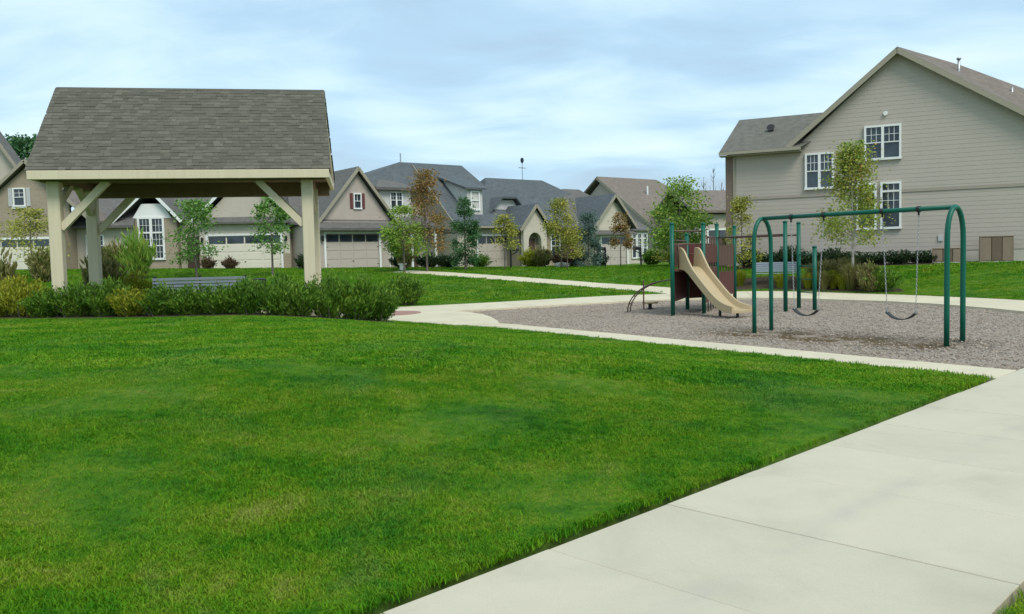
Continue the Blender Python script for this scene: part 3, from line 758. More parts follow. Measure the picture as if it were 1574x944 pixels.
for a, c, z in ((P1, P2, 2.36), (P1, P2, 1.98), (P2, P4, 2.2), (P3_, P4, 2.0), (P3_, P4, 1.7), (P4, P5, 2.2), (P1, P3_, 2.1)):
    MB().tube([L3(a, z), L3(c, z)], .022, 8).build('guard_rail', M['brown_metal'], ps, True)
for k in range(5):
    q = P2.lerp(P4, (k + .6) / 5.4); MB().tube([L3(q, -.05), L3(q, 2.2)], .018, 6).build('guard_rod', M['brown_metal'], ps, True)
panel(P3_, P4, 1.34, 1.98, M['maroon'], 'play_panel'); panel(P3_, P4, .30, 1.2, M['maroon'], 'play_panel'); panel(P4, P5, .35, 1.1, M['maroon'], 'play_panel')
# overhead ladder
Q4, Q5 = Vector((8.02, 24.75)), Vector((8.87, 26.1))
for a, c in ((P4, Q4), (P5, Q5)):
    MB().tube([L3(a, 2.2), L3(c, 2.2)], .026, 8).build('ladder_rail', M['brown_metal'], ps, True)
for k in range(1, 8):
    t_ = k / 8; MB().tube([L3(P4.lerp(Q4, t_), 2.2), L3(P5.lerp(Q5, t_), 2.2)], .016, 6).build('rung', M['brown_metal'], ps, True)
for z in (.45, .85, 1.25, 1.6):
    MB().tube([L3((9.0, 25.1), z), L3(Q5, z)], .016, 6).build('rung', M['green_metal'], ps, True)
# slide
mid = (P1 + P2) / 2; e = (P2 - P1).normalized(); dn = Vector((e.y, -e.x))
st_ = [(-.05, 1.31, .56), (.10, 1.31, .56), (.22, 1.28, .48), (.36, 1.19, .34), (.54, 1.03, .24), (.75, .84, .22), (1.0, .62, .21), (1.22, .44, .20), (1.42, .30, .19), (1.62, .20, .18), (1.82, .155, .16), (2.06, .14, .13)]
hw = .32; vs_ = []
fin = []
for i in range(len(st_) - 1):
    q0, q1, q2, q3 = st_[max(0, i - 1)], st_[i], st_[i + 1], st_[min(len(st_) - 1, i + 2)]
    for k in range(4):
        t_ = k / 4; fin.append(tuple(.5 * (2 * q1[j] + (q2[j] - q0[j]) * t_ + (2 * q0[j] - 5 * q1[j] + 4 * q2[j] - q3[j]) * t_ * t_ + (3 * q1[j] - q0[j] - 3 * q2[j] + q3[j]) * t_ ** 3) for j in range(3)))
st_ = fin + [st_[-1]]
for s_, z, rh in st_:
    c_ = mid + dn * s_; w_ = hw + .05 * ss(1.6, 2.4, s_)
    sec = [(-w_ - .03, z - .05), (-w_ - .03, z + rh), (-w_, z + rh + .015), (-w_ + .03, z + rh), (-w_ + .07, z + .03), (0, z), (w_ - .07, z + .03), (w_ - .03, z + rh), (w_, z + rh + .015), (w_ + .03, z + rh), (w_ + .03, z - .05), (0, z - .05)]
    for a, zz in sec: vs_.append(L3(c_ + e * a, zz))
n = 12; sl = MB().add(vs_, [(n * i + j, n * i + (j + 1) % n, n * (i + 1) + (j + 1) % n, n * (i + 1) + j) for i in range(len(st_) - 1) for j in range(n)] + [tuple(range(n)), tuple(range(n * (len(st_) - 1), n * len(st_)))])
slo = sl.build('slide', M['slide'], ps, True)
for p_ in slo.data.polygons: p_.use_smooth = False
for s_, z in ((1.25, .38), (1.9, .13)):
    c_ = mid + dn * s_; MB().tube([L3(c_, -.08), L3(c_, z - .04)], .04, 8).build('slide_support', M['black'], slo)
MB().tube([L3(mid - e * .36, 1.30), L3(mid - e * .36, 2.0), L3(mid + e * .36, 2.0), L3(mid + e * .36, 1.30)], .02, 8).build('slide_hoop', M['brown_metal'], ps, True)
# arched climber on the left side
for off in (0, .55):
    b0 = Vector((3.55, 26.0)) + Vector((.25, .65)) * off; b1 = P1.lerp(P3_, .12 + .24 * off / .55)
    path = [L3(b0.lerp(b1, (1 - math.cos(a)) * 1.0 if a < math.pi / 2 else 1), 0) * 0 for a in ()]
    path = [L3(b0.lerp(b1, 1 - math.cos(k / 10 * math.pi / 2)), -.06 + 1.02 * math.sin(k / 10 * math.pi / 2)) for k in range(11)]
    MB().tube(path, .019, 8).build('climber_rail', M['brown_metal'], ps, True)
for k in range(1, 6):
    pts_ = []
    for off in (0, .55):
        b0 = Vector((3.55, 26.0)) + Vector((.25, .65)) * off; b1 = P1.lerp(P3_, .12 + .24 * off / .55); a = k / 6 * math.pi / 2
        pts_.append(L3(b0.lerp(b1, 1 - math.cos(a)), -.06 + 1.02 * math.sin(a)))
    MB().tube(pts_, .015, 6).build('climber_rung', M['brown_metal'], ps, True)
MB().bar(L3((4.12, 26.4), .0), L3((4.12, 26.4), .92), .04, .04).build('climber_post', M['brown_metal'], ps)
t = thing('stepping_pod', 'low tan stepping pod on a dark stem left of the slide', 'stepping pod', (4.45, 27.2, -.06))
MB().tube([(0, 0, .20), (0, 0, .235), (0, 0, .27), (0, 0, .28)], [.24, .27, .25, .2], 16).build('step', M['slide'], t, True)
MB().tube([(0, 0, -.05), (0, 0, .205)], .06, 10).build('stem', M['black'], t, True)
MB().tube([(0, 0, .01), (0, 0, .05)], [.15, .1], 12).build('base_plate', M['black'], t, True)
# ------------------------------------------------------------------ houses
M['sid_grey'] = siding('grey_taupe_siding', (.42, .37, .31))
M['sid_beige'] = siding('beige_siding', (.53, .465, .385))
M['sid_cream'] = siding('cream_siding', (.60, .54, .44))
M['sid_pink'] = siding('rosy_taupe_siding', (.48, .405, .35))
M['sid_white'] = siding('off_white_siding', (.58, .57, .53))
M['board'] = paint('taupe_board', (.455, .398, .338), .55, .05, 1.2, .02)
M['band'] = paint('taupe_band', (.36, .305, .25), .55, .05, 2, .02)
M['roof_grey'] = shingle_far('grey_shingles', (.125, .118, .108))
M['roof_blue'] = shingle_far('blue_grey_shingles', (.090, .105, .112))
M['roof_brown'] = shingle_far('brown_shingles', (.185, .150, .122))
M['roof_olive'] = shingle_far('olive_grey_shingles', (.135, .128, .105))
M['stone'] = masonry('tan_stone', (.38, .305, .22), (.31, .245, .175), (.40, .36, .29), .4, .2)
M['brick'] = masonry('brown_brick', (.20, .13, .10), (.16, .105, .085), (.26, .23, .20), .22, .08)
M['trim_tan'] = paint('tan_trim', (.33, .295, .22), .55, .06, 4, .02)
M['door_white'] = paint('white_garage_door', (.70, .65, .53), .5, .04, 3, .02)
M['door_beige'] = paint('beige_garage_door', (.49, .43, .37), .5, .05, 3, .02)
M['red'] = paint('red_shutter', (.135, .042, .038), .5, .1, 6, .02)
M['shut_grey'] = paint('pale_grey_shutter', (.50, .50, .49), .5, .06, 6, .02)
M['block'] = paint('foundation_block', (.52, .49, .42), .9, .12, 3, .15)
M['door_red'] = paint('dark_door', (.10, .06, .045), .4, .1, 4, .02)

def house(name, label, x, y, z, phi): return thing(name, label, 'house', (x, y, z), R(phi))
def window(p, u0, u1, z0, z1, v, twin=False, grid=(3, 2), fw=.09, transom=0.0, lower=False, name='window'):
    m_ = MB(); d0, d1 = v - .07, v + .03
    m_.box(u0, u1, d0, d1, z1 - fw, z1); m_.box(u0 - .02, u1 + .02, d0 - .02, d1, z0 - .03, z0 + fw * .8)
    m_.box(u0, u0 + fw, d0, d1, z0 + fw * .8, z1 - fw); m_.box(u1 - fw, u1, d0, d1, z0 + fw * .8, z1 - fw)
    um = (u0 + u1) / 2; cells = []
    if twin: m_.box(um - fw * .65, um + fw * .65, d0, d1, z0 + fw * .8, z1 - fw); cells = [(u0 + fw, um - fw * .65), (um + fw * .65, u1 - fw)]
    else: cells = [(u0 + fw, u1 - fw)]
    zt = z1 - fw
    secs = []
    if transom:
        zb = zt - transom; m_.box(u0 + fw, u1 - fw, d0 + .012, d1, zb - fw * .8, zb); secs.append((zb, zt, True)); zt = zb - fw * .8
    zm = (z0 + fw * .8 + zt) / 2
    secs += [(zm + fw * .25, zt, True), (z0 + fw * .8, zm - fw * .25, lower)]
    for a, c in cells: m_.box(a, c, d0 + .010, d1, zm - fw * .25, zm + fw * .25)
    mw = .022
    for a, c in cells:
        for s0, s1, g in secs:
            if not g: continue
            gx, gy = grid; gy = 1 if s1 - s0 < .45 else gy
            for k in range(1, gx): q = a + (c - a) * k / gx; m_.box(q - mw / 2, q + mw / 2, v - .015, v + .012, s0, s1)
            for k in range(1, gy): q = s0 + (s1 - s0) * k / gy; m_.box(a, c, v - .013, v + .010, q - mw / 2, q + mw / 2)
    w = m_.build(name, M['white'], p)
    for a, c in cells:
        for s0, s1, g in secs:
            MB().box(a - .004, c + .004, v + .013, v + .026, s0 - .004, s1 + .004).build('pane', M['glass'], w)
    return w
def garage_door(p, u0, u1, h, v, mat, cols=4, trim=True):
    g = MB().box(u0, u1, v + .07, v + .10, 0, h).build('garage_door', mat, p)
    rows_ = 4; rh = h / rows_; cw = (u1 - u0) / cols
    for r_ in range(rows_):
        for c_ in range(cols):
            a = u0 + c_ * cw + .05; c2 = u0 + (c_ + 1) * cw - .05; z0, z1 = r_ * rh + .05, (r_ + 1) * rh - .05
            if r_ == 3:
                MB().box(a, c2, v + .045, v + .071, z0, z1).build('pane', M['glass'], g)
            else: MB().cbox(a, c2, v + .052, v + .072, z0, z1, .012).build('panel', mat, g)
    MB().bar(((u0 + u1) / 2 - .05, v + .04, h * .22), ((u0 + u1) / 2 + .05, v + .04, h * .22), .03, .03).build('handle', M['black'], g)
    for q in (u0 + .08, u1 - .08):
        for z in (h * .12, h * .62): MB().box(q - .06, q + .06, v + .043, v + .053, z - .02, z + .02).build('hinge', M['black'], g)
    if trim:
        t_ = MB(); t_.box(u0 - .14, u0, v - .03, v + .08, 0, h + .14); t_.box(u1, u1 + .14, v - .03, v + .08, 0, h + .14); t_.box(u0, u1, v - .028, v + .08, h, h + .14)
        t_.build('door_surround', M['white'], p)
    return g
def garage_wall(p, u0, u1, z1, v0, v1, d0, d1, dh, mat):
    """front wall with a real opening, plus the sides"""
    m_ = MB(); m_.box(u0, d0, v0, v0 + .2, -.4, z1); m_.box(d1, u1, v0, v0 + .2, -.4, z1); m_.box(d0, d1, v0, v0 + .2, dh, z1)
    m_.box(u0, u0 + .2, v0 + .2, v1, -.4, z1); m_.box(u1 - .2, u1, v0 + .2, v1, -.4, z1)
    return m_.build('wall', mat, p)
def lantern(p, u, v, z):
    l = MB().tube([(u, v - .16, z), (u, v - .16, z + .10), (u, v - .16, z + .30), (u, v - .16, z + .36)], [.06, .09, .10, .02], 6).build('wall_lantern', M['black'], p)
    MB().bar((u, v, z + .25), (u, v - .16, z + .34), .03, .03).build('bracket', M['black'], l)
def gable_roof(p, u0, u1, ze, up, zp, v0, v1, mat, trim=None, th=.16):
    """ridge runs back from the front gable"""
    r_ = MB(); r_.slab([(u0, v0, ze), (up, v0, zp), (up, v1, zp), (u0, v1, ze)], th); r_.slab([(up, v0, zp + .002), (u1, v0, ze), (u1, v1, ze), (up, v1, zp + .002)], th)
    o_ = r_.build('roof', mat, p)
    if trim:
        for a, c in (((u0, ze), (up, zp)), ((u1, ze), (up, zp))):
            MB().bar((a[0], v0 - .02, a[1] - .12), (c[0], v0 - .02, c[1] - .12), .05, .19).build('rake_board', trim, o_)
    return o_
def hip_roof(p, u0, u1, v0, v1, ze, zr, r0, r1, vr, mat, th=.18, name='roof'):
    """eave rectangle, ridge from r0 to r1 at depth vr"""
    A, B, C_, D_ = (u0, v0, ze), (u1, v0, ze), (u1, v1, ze), (u0, v1, ze); E_, F_ = (r0, vr, zr), (r1, vr, zr)
    lo = [(q[0], q[1], q[2] - th) for q in (A, B, C_, D_)]
    m_ = MB().add([A, B, C_, D_, E_, F_] + lo, [(0, 1, 5, 4), (1, 2, 5), (2, 3, 4, 5), (3, 0, 4), (0, 6, 7, 1), (1, 7, 8, 2), (2, 8, 9, 3), (3, 9, 6, 0), (9, 8, 7, 6)])
    return m_.build(name, mat, p)

# --- right-hand grey house
h = house('house', 'large two-storey taupe sided gable house filling the right edge behind the swings', 11.11, 42.0, .8, -26)
ZB_ = -.8   # world height minus base
g_poly = [(0, .78), (0, 5.72), (2.85, 5.78), (7.3, 9.72), (14.6, 4.9), (14.6, .78)]
def clip_uz(P, z0, z1): return clip(clip(P, (0, z0), (0, 1)), (0, z1), (0, -1))
nb = 0; z = .78; lap = .195
while z < 9.7:
    q = clip_uz(g_poly, z, z + lap)
    if len(q) >= 3:
        vs_ = [(u, -.008 + .006 * (zz - z) / lap, zz) for u, zz in q]; us = [u for u, zz in q if zz < z + .01]
        m_ = MB().add(vs_, [tuple(range(len(q)))])
        if len(us) >= 2: m_.add([(min(us), -.008, z), (max(us), -.008, z), (max(us), .0, z), (min(us), .0, z)], [(0, 1, 2, 3)])
        m_.build('siding_board', M['board'], h); nb += 1
    z += lap
m_ = MB(); m_.prism_v(g_poly, .004, .2); m_.box(0, .2, .2, 11, .3, 5.7); m_.box(14.4, 14.6, .2, 11, .3, 4.8); m_.build('wall', M['board'], h)
MB().box(.0, 14.6, .012, .25, -1.2, .778).build('foundation', M['block'], h)
MB().box(0, 14.6, -.045, -.03, 3.46, 3.60).build('band_board', M['band'], h)
MB().box(-.42, -.002, -.02, 6, -1.2, 5.68).build('brick_corner', M['brick'], h)
MB().box(-.05, .07, -.06, -.03, .8, 5.7).build('corner_board', M['trim_tan'], h)
# lower left roof, gable end on the left
r_ = MB(); r_.add([(-.62, -.5, 5.82), (3.2, -.5, 5.80), (6.2, 3.0, 7.83), (-.30, 3.0, 7.83), (-.62, 6.5, 5.8), (6.2, 6.5, 5.8), (-.62, -.5, 5.66), (3.2, -.5, 5.64)], [(0, 1, 2, 3), (3, 2, 5, 4), (6, 7, 1, 0)])
lr = r_.build('roof', M['roof_olive'], h)
MB().box(-.62, 3.2, -.62, -.50, 5.66, 5.79).build('gutter', M['trim_tan'], lr)
MB().box(-.62, 3.2, -.5, .0, 5.60, 5.645).build('soffit', M['trim_tan'], h)
MB().add([(-.40, 0, 5.6), (-.40, 6, 5.6), (-.22, 3.0, 7.6)], [(0, 1, 2)]).build('gable_panel', M['board'], h)
MB().tube([(1.55, 1.4, 6.75), (1.55, 1.4, 7.02), (1.55, 1.3, 7.08)], [.13, .13, .2], 10).build('roof_vent', M['black'], lr)
# main gable roof with thick rakes
pk = (7.3, 9.93); le = (2.45, 5.86); re = (15.2, 4.72)
r_ = MB(); r_.slab([(le[0], -.38, le[1]), (pk[0], -.38, pk[1]), (pk[0], 12, pk[1]), (le[0], 12, le[1])], .16)
r_.slab([(pk[0], -.38, pk[1] + .002), (re[0], -.38, re[1]), (re[0] + .9, 3.4, re[1] + 1.55), (pk[0] + 2.6, 3.4, 9.55), (pk[0], 3.0, pk[1] + .70)], .16)
mr = r_.build('roof', M['roof_brown'], h)
for a in (le, re):
    MB().bar((a[0], -.40, a[1] - .15), (pk[0], -.40, pk[1] - .15), .06, .22).build('rake_board', M['trim_tan'], mr)
    MB().bar((a[0], -.20, a[1] - .19), (pk[0], -.20, pk[1] - .19), .36, .03).build('soffit', M['trim_tan'], mr)
br_ = mr
MB().tube([(9.85, 2.4, 8.4), (9.85, 2.4, 9.62)], .06, 8).build('vent_pipe', M['steel'], br_, True)
MB().tube([(9.85, 2.4, 9.6), (9.85, 2.4, 9.68)], .1, 8).build('vent_cap', M['steel'], br_, True)
MB().tube([(12.0, 2.4, 7.4), (12.0, 2.4, 8.1)], .05, 8).build('vent_pipe', M['steel'], br_, True)
MB().tube([(6.83, -.03, 7.07), (6.83, -.10, 7.07)], .10, 12).build('wall_vent', M['white'], h)
window(h, 5.93, 7.49, 5.0, 6.56, -.05, twin=True); window(h, 3.33, 4.62, 3.82, 5.51, -.05, twin=True)
window(h, 6.62, 7.50, 1.84, 3.96, -.05, transom=.3, grid=(3, 2)); window(h, 5.60, 6.46, 1.84, 3.96, -.05, transom=.3, grid=(3, 2))
MB().box(9.0, 9.2, -.06, -.03, 1.2, 1.5).build('utility_box', M['shut_grey'], h)
# foundation-side air conditioners behind brown screens
def ac(u, w, hh, label):
    base = h.matrix_basis @ Vector((u, -1.0, 0)); gx, gy = base.x, base.y
    t = thing('air_conditioner', label, 'air conditioner', (gx, gy, hgt(gx, gy) + .02), R(-26))
    MB().cbox(-w / 2, w / 2, -.4, .4, 0, .06, .01).build('pad', M['block'], t)
    for k in range(3):
        a = -w / 2 + .04 + k * (w - .08) / 3; MB().cbox(a + .012, a + (w - .08) / 3 - .012, -.392, -.35, .08, hh - .02, .01).build('panel', ACM if k != 1 else ACD, t)
    for a in (-1, 1): MB().cbox(a * (w / 2 - .015) - .015, a * (w / 2 - .015) + .015, -.33, .33, .08, hh - .02, .008).build('panel', ACM, t)
    MB().box(-w / 2 + .06, w / 2 - .06, -.34, .34, .06, hh).build('core', M['tan_dark'], t)
    for a in (-1, 1):
        for c_ in (-1, 1): MB().bar((a * (w / 2 - .03), c_ * .37, .06), (a * (w / 2 - .03), c_ * .37, hh), .06, .06).build('corner_post', ACM, t)
    MB().cbox(-w / 2, w / 2, -.4, .4, hh, hh + .05, .012).build('lid', ACM, t)
bpy.context.view_layer.update()
ACD = paint('brown_cabinet', (.17, .115, .078), .5, .2, 4, .03); ACM = paint('tan_brown_cabinet', (.27, .20, .14), .5, .14, 4, .03)
ac(11.2, 1.25, 1.08, 'tall tan-brown air conditioner cabinet against the taupe house, rightmost'); ac(9.35, 1.2, .62, 'low tan-brown air conditioner cabinet seen through the right swing arch')

# --- house C: red shutters
h = house('house', 'taupe house with a pointed front gable, red shutters and beige garage door', -10.2, 54.6, 1.27, 38)
garage_wall(h, -2.35, 2.75, 3.0, 0, 8, -1.81, 1.97, 2.23, M['sid_pink']); garage_door(h, -1.81, 1.97, 2.23, 0, M['door_beige'])
lantern(h, -2.1, 0, 1.75); lantern(h, 2.3, 0, 1.75)
r_ = MB().add([(-2.6, -.55, 2.58), (3.15, -.55, 2.58), (3.15, .5, 3.32), (-2.6, .5, 3.32), (-2.6, -.55, 2.42), (3.15, -.55, 2.42), (3.15, .5, 3.1), (-2.6, .5, 3.1)], [(0, 1, 2, 3), (4, 5, 1, 0), (1, 5, 6, 2), (4, 0, 3, 7), (7, 6, 5, 4)]); r_.build('skirt_roof', M['roof_grey'], h)
MB().prism_v([(-1.95, 3.1), (3.05, 3.1), (.6, 6.25)], .25, .45).build('wall', M['sid_pink'], h)
gable_roof(h, -2.4, 3.5, 2.95, .6, 6.55, -.12, 8, M['roof_grey'], M['trim_tan'])
w_ = window(h, .33, .90, 3.85, 4.85, .235, grid=(2, 2), fw=.07)
for a, c_ in ((.08, .29), (.94, 1.15)): MB().cbox(a, c_, .20, .245, 3.85, 4.85, .01).build('shutter', M['red'], h)
MB().box(-2.3, 5.5, 5, 14, -.4, 3.2).build('wall', M['sid_pink'], h)
hip_roof(h, -2.9, 6.1, 2.8, 14.5, 3.1, 8.15, -.9, .35, 8.0, M['roof_grey'])
MB().box(2.95, 5.4, 3.9, 5.2, -.4, 3.2).build('entry_wall', M['sid_beige'], h)
d_ = MB().box(3.5, 4.4, 3.86, 3.9, .15, 2.25).build('front_door', M['door_red'], h); window(h, 4.6, 5.2, .7, 2.2, 3.89, grid=(2, 2))
MB().tube([(5.3, 3.1, 0), (5.3, 3.1, 3.0)], .1, 8).build('porch_post', M['white'], h)

# --- house D: blue-grey roof with dormer
h = house('house', 'house with broad blue-grey hipped roof and white-windowed shed dormer over a beige garage', -1.1, 60.0, 1.05, 38)
garage_wall(h, -3.2, 2.7, 2.75, 0, 5, -1.48, 1.64, 2.22, M['sid_beige']); garage_door(h, -1.48, 1.64, 2.22, 0, M['door_beige'])
lantern(h, -1.95, 0, 1.7); lantern(h, 2.0, 0, 1.7)
# left gable end of the garage wing and the roof plane above the door
MB().prism_u([(0, 2.4), (5.0, 2.4), (5.0, 6.9), (4.4, 6.4), (0.1, 2.75)], -3.2, -3.0).build('wall', M['sid_beige'], h)
r_ = MB(); r_.slab([(-3.55, -.45, 2.92), (3.1, -.45, 2.90), (.9, 5.0, 7.62), (-3.55, 5.0, 7.62)], .18); r_.slab([(3.1, -.45, 2.902), (3.1, 11, 2.9), (.9, 5.0, 7.622)], .18); r_.build('roof', M['roof_blue'], h)
MB().bar((-3.58, -.45, 2.78), (-3.58, 5.0, 7.48), .05, .22).build('rake_board', M['trim_tan'], h)
MB().box(-3.55, 3.1, -.56, -.45, 2.76, 2.89).build('gutter', M['trim_tan'], h)
MB().box(-9.2, -3.2, 4.2, 11, -.4, 5.6).build('wall', M['sid_beige'], h)
hip_roof(h, -9.7, 2.0, 3.4, 11.5, 5.75, 7.72, -4.5, .95, 5.2, M['roof_blue'])
MB().prism_u([(.62, 3.7), (.62, 5.55), (3.7, 6.45), (3.7, 6.3)], -1.95, -1.85).build('dormer_cheek', M['sid_white'], h)
MB().prism_u([(.62, 3.7), (.62, 5.55), (3.7, 6.45), (3.7, 6.3)], -.72, -.62).build('dormer_cheek', M['sid_white'], h)
MB().box(-1.95, -.62, .52, .62, 3.6, 5.55).build('dormer_wall', M['sid_white'], h)
MB().slab([(-2.25, .25, 5.60), (-.40, .25, 5.60), (-.40, 4.0, 6.72), (-2.25, 4.0, 6.72)], .14).build('dormer_roof', M['roof_blue'], h)
window(h, -1.68, -.88, 4.05, 5.40, .51, grid=(2, 2), fw=.1)
# left upper bay with a white window
MB().box(-7.7, -5.2, 2.6, 4.2, 3.0, 5.6).build('upper_bay', M['sid_white'], h); hip_roof(h, -8.1, -4.8, 2.2, 5.0, 5.6, 6.3, -6.9, -6.0, 4.0, M['roof_grey'])
window(h, -6.9, -5.9, 4.2, 5.35, 2.58, twin=True, grid=(2, 2), fw=.08)
MB().box(-7.7, -3.25, 2.75, 4.2, -.4, 3.0).build('entry_wall', M['sid_beige'], h)
MB().box(-5.6, -4.7, 2.70, 2.76, .1, 2.25).build('front_door', M['door_red'], h); window(h, -7.3, -6.2, .6, 2.2, 2.74, twin=True, grid=(2, 2), fw=.08)
MB().slab([(-8.0, 1.3, 3.0), (-3.6, 1.3, 3.0), (-3.6, 2.75, 3.7), (-8.0, 2.75, 3.7)], .15).build('porch_roof', M['roof_grey'], h)
for u in (-7.7, -5.9, -4.0): MB().tube([(u, 1.5, 0), (u, 1.5, 2.85)], .09, 8).build('porch_post', M['white'], h)
MB().tube([(-4.4, 5.2, 7.6), (-4.4, 5.2, 8.35)], .05, 6).build('vent_pipe', M['steel'], h)

# --- house E: arched entry
h = house('house', 'cream house with arched entry gable, hipped slate-blue roof and weather vane', 8.07, 65.0, .93, 38)
garage_wall(h, -2.2, 1.6, 3.0, 0, 7, -1.5, 1.2, 2.15, M['sid_cream']); garage_door(h, -1.5, 1.2, 2.15, 0, M['door_beige'], 3)
MB().prism_v([(-2.05, 3.0), (1.45, 3.0), (.5, 4.55), (-.2, 4.95), (-.9, 4.55)], .02, .2).build('wall', M['sid_cream'], h)
gable_roof(h, -2.6, 2.0, 2.95, -.3, 5.45, -.4, 7, M['roof_blue'], M['trim_tan'])
MB().slab([(-2.5, -.42, 2.42), (1.9, -.42, 2.42), (1.9, .1, 2.75), (-2.5, .1, 2.75)], .1).build('skirt_roof', M['roof_grey'], h)
MB().box(-10.3, 4.3, 2.6, 12, -.4, 3.0).build('wall', M['stone'], h)
hip_roof(h, -10.9, 4.9, 2.0, 12.5, 3.05, 6.85, -8.2, -2.6, 5.5, M['roof_blue'])
hip_roof(h, -3.6, 5.2, 1.4, 11, 2.98, 6.2, -.9, .9, 5.0, M['roof_grey'])
# entry with an arched opening
arch = [(-9.3, -.4), (-8.85, -.4), (-8.85, 1.9)] + [(-8.27 - .58 * math.cos(k * math.pi / 10), 1.9 + .62 * math.sin(k * math.pi / 10)) for k in range(1, 10)] + [(-7.69, 1.9), (-7.69, -.4), (-7.2, -.4), (-7.2, 3.0), (-8.27, 4.25), (-9.3, 3.0)]
MB().prism_v(arch, -.3, .0).build('entry_wall', M['sid_cream'], h); MB().box(-9.2, -7.3, .3, 2.6, -.4, 2.95).build('entry_wall', M['stone'], h)
gable_roof(h, -9.75, -6.8, 2.75, -8.27, 4.52, -.55, 4, M['roof_blue'], M['trim_tan'], .12)
MB().box(-8.7, -7.85, .26, .30, .05, 2.1).build('front_door', M['door_red'], h)
MB().prism_v([(-10.0, 3.0), (-7.0, 3.0), (-7.0, 4.1), (-7.8, 5.0), (-9.0, 5.0), (-10.0, 4.1)], 2.72, 2.95).build('dormer_wall', M['sid_white'], h)
MB().slab([(-10.45, 2.3, 3.85), (-9.05, 2.3, 5.2), (-9.05, 7, 5.2), (-10.45, 7, 3.85)], .14).slab([(-9.05, 2.3, 5.202), (-7.75, 2.3, 5.202), (-7.75, 7, 5.202), (-9.05, 7, 5.202)], .14).slab([(-7.75, 2.3, 5.2), (-6.55, 2.3, 3.85), (-6.55, 7, 3.85), (-7.75, 7, 5.2)], .14).build('dormer_roof', M['roof_blue'], h)
for u in (-5.9, -4.4): window(h, u, u + 1.0, .7, 2.5, 2.58, grid=(2, 2), fw=.1)
# tall white bay window at the right end
MB().box(2.2, 4.2, .6, 2.6, -.4, 2.7).build('bay', M['sid_cream'], h); hip_roof(h, 1.9, 4.5, .3, 3.4, 2.75, 3.5, 2.9, 3.5, 2.6, M['roof_grey'], .1)
for u in (2.3, 2.92, 3.54): window(h, u, u + .56, .5, 2.5, .58, grid=(2, 3), fw=.09, transom=.3)
vn = MB().tube([(-4.6, 5.5, 6.8), (-4.6, 5.5, 8.2)], .02, 6).build('weather_vane', M['black'], h)
MB().bar((-4.95, 5.5, 7.75), (-4.25, 5.5, 7.75), .03, .04).build('arrow', M['black'], vn); MB().tube([(-4.6, 5.5, 8.1), (-4.6, 5.5, 8.25), (-4.6, 5.5, 8.45), (-4.6, 5.5, 8.55)], [.03, .13, .13, .03], 8).build('finial', M['black'], vn)

# --- house F: brown gable end
h = house('house', 'house with plain brown gable end and brown roof right of the arched-entry house', 13.2, 73.9, .9, 38)
MB().box(.5, 12, .6, 14.5, -.4, 2.7).build('wall', M['sid_pink'], h)
MB().prism_u([(.6, 2.6), (14.6, 2.6), (8.0, 7.75)], .5, .75).build('gable_wall', M['sid_pink'], h)
r_ = MB(); r_.slab([(0, 0, 2.65), (12, 0, 2.65), (8.2, 8, 8.25), (0, 8, 8.25)], .2); r_.slab([(0, 8, 8.252), (8.2, 8, 8.252), (12, 15, 3.2), (0, 15, 3.2)], .2); r_.slab([(12, 0, 2.652), (12, 15, 3.2), (8.2, 8, 8.25)], .2)
rr_ = r_.build('roof', M['roof_brown'], h)
MB().bar((-.03, 0, 2.5), (-.03, 8, 8.08), .05, .26).build('rake_board', M['trim_tan'], rr_)
MB().tube([(4.2, 5.5, 6.3), (4.2, 5.5, 7.3)], .08, 8).build('vent_pipe', M['white'], rr_)
window(h, 2.0, 3.6, .6, 2.2, .58, twin=True, grid=(2, 2)); window(h, 6.5, 8.1, .6, 2.2, .58, twin=True, grid=(2, 2))

# --- house G: low brown roof behind the green tree
h = house('house', 'low brown-roofed house half hidden behind the tree left of the large taupe house', 15.2, 69.0, .95, 12)
garage_wall(h, 0, 10, 3.9, 0, 9, 1.0, 2.9, 2.6, M['sid_pink']); garage_door(h, 1.0, 2.9, 2.6, 0, M['door_red'], 2)
r_ = MB(); r_.slab([(-.5, -.5, 4.2), (10.5, -.5, 4.2), (10.5, 4.5, 6.2), (-.5, 4.5, 6.2)], .2); r_.slab([(-.5, 4.5, 6.202), (10.5, 4.5, 6.202), (10.5, 9.5, 4.0), (-.5, 9.5, 4.0)], .2); r_.build('roof', M['roof_brown'], h)
MB().box(3.3, 3.6, -.3, 0, -.4, 4.0).build('brick_pier', M['brick'], h); window(h, 4.4, 5.6, 1.0, 2.6, -.02, twin=True, grid=(2, 2))

# --- house B: behind the pavilion
h = house('house', 'cream house with tall white bay window and white garage seen under the pavilion roof', -17.46, 55.4, 1.40, 5)
garage_wall(h, -2.75, 3.0, 3.3, 0, 8, -2.22, 2.41, 2.17, M['sid_cream']); garage_door(h, -2.22, 2.41, 2.17, 0, M['door_white'])
MB().box(2.56, 3.03, -.04, .0, -.3, .95).build('stone_base', M['stone'], h); MB().box(-2.78, -2.37, -.04, 0, -.3, .95).build('stone_base', M['stone'], h)
lantern(h, 2.78, 0, 1.75); lantern(h, -2.55, 0, 1.75)
MB().prism_v([(-2.55, 3.2), (2.85, 3.2), (.2, 6.0)], -.02, .15).build('gable_wall', M['sid_beige'], h)
MB().slab([(-2.95, -.45, 3.05), (3.2, -.45, 3.05), (3.2, .02, 3.42), (-2.95, .02, 3.42)], .12).build('skirt_roof', M['roof_grey'], h)
gable_roof(h, -3.2, 3.6, 3.15, .2, 6.5, -.35, 8, M['roof_grey'], M['white'])
MB().box(-12.0, 4.0, 3.0, 12, -.4, 3.4).build('wall', M['stone'], h); hip_roof(h, -12.6, 4.6, 2.4, 12.5, 3.5, 7.6, -7.5, -.5, 7.4, M['roof_grey'])
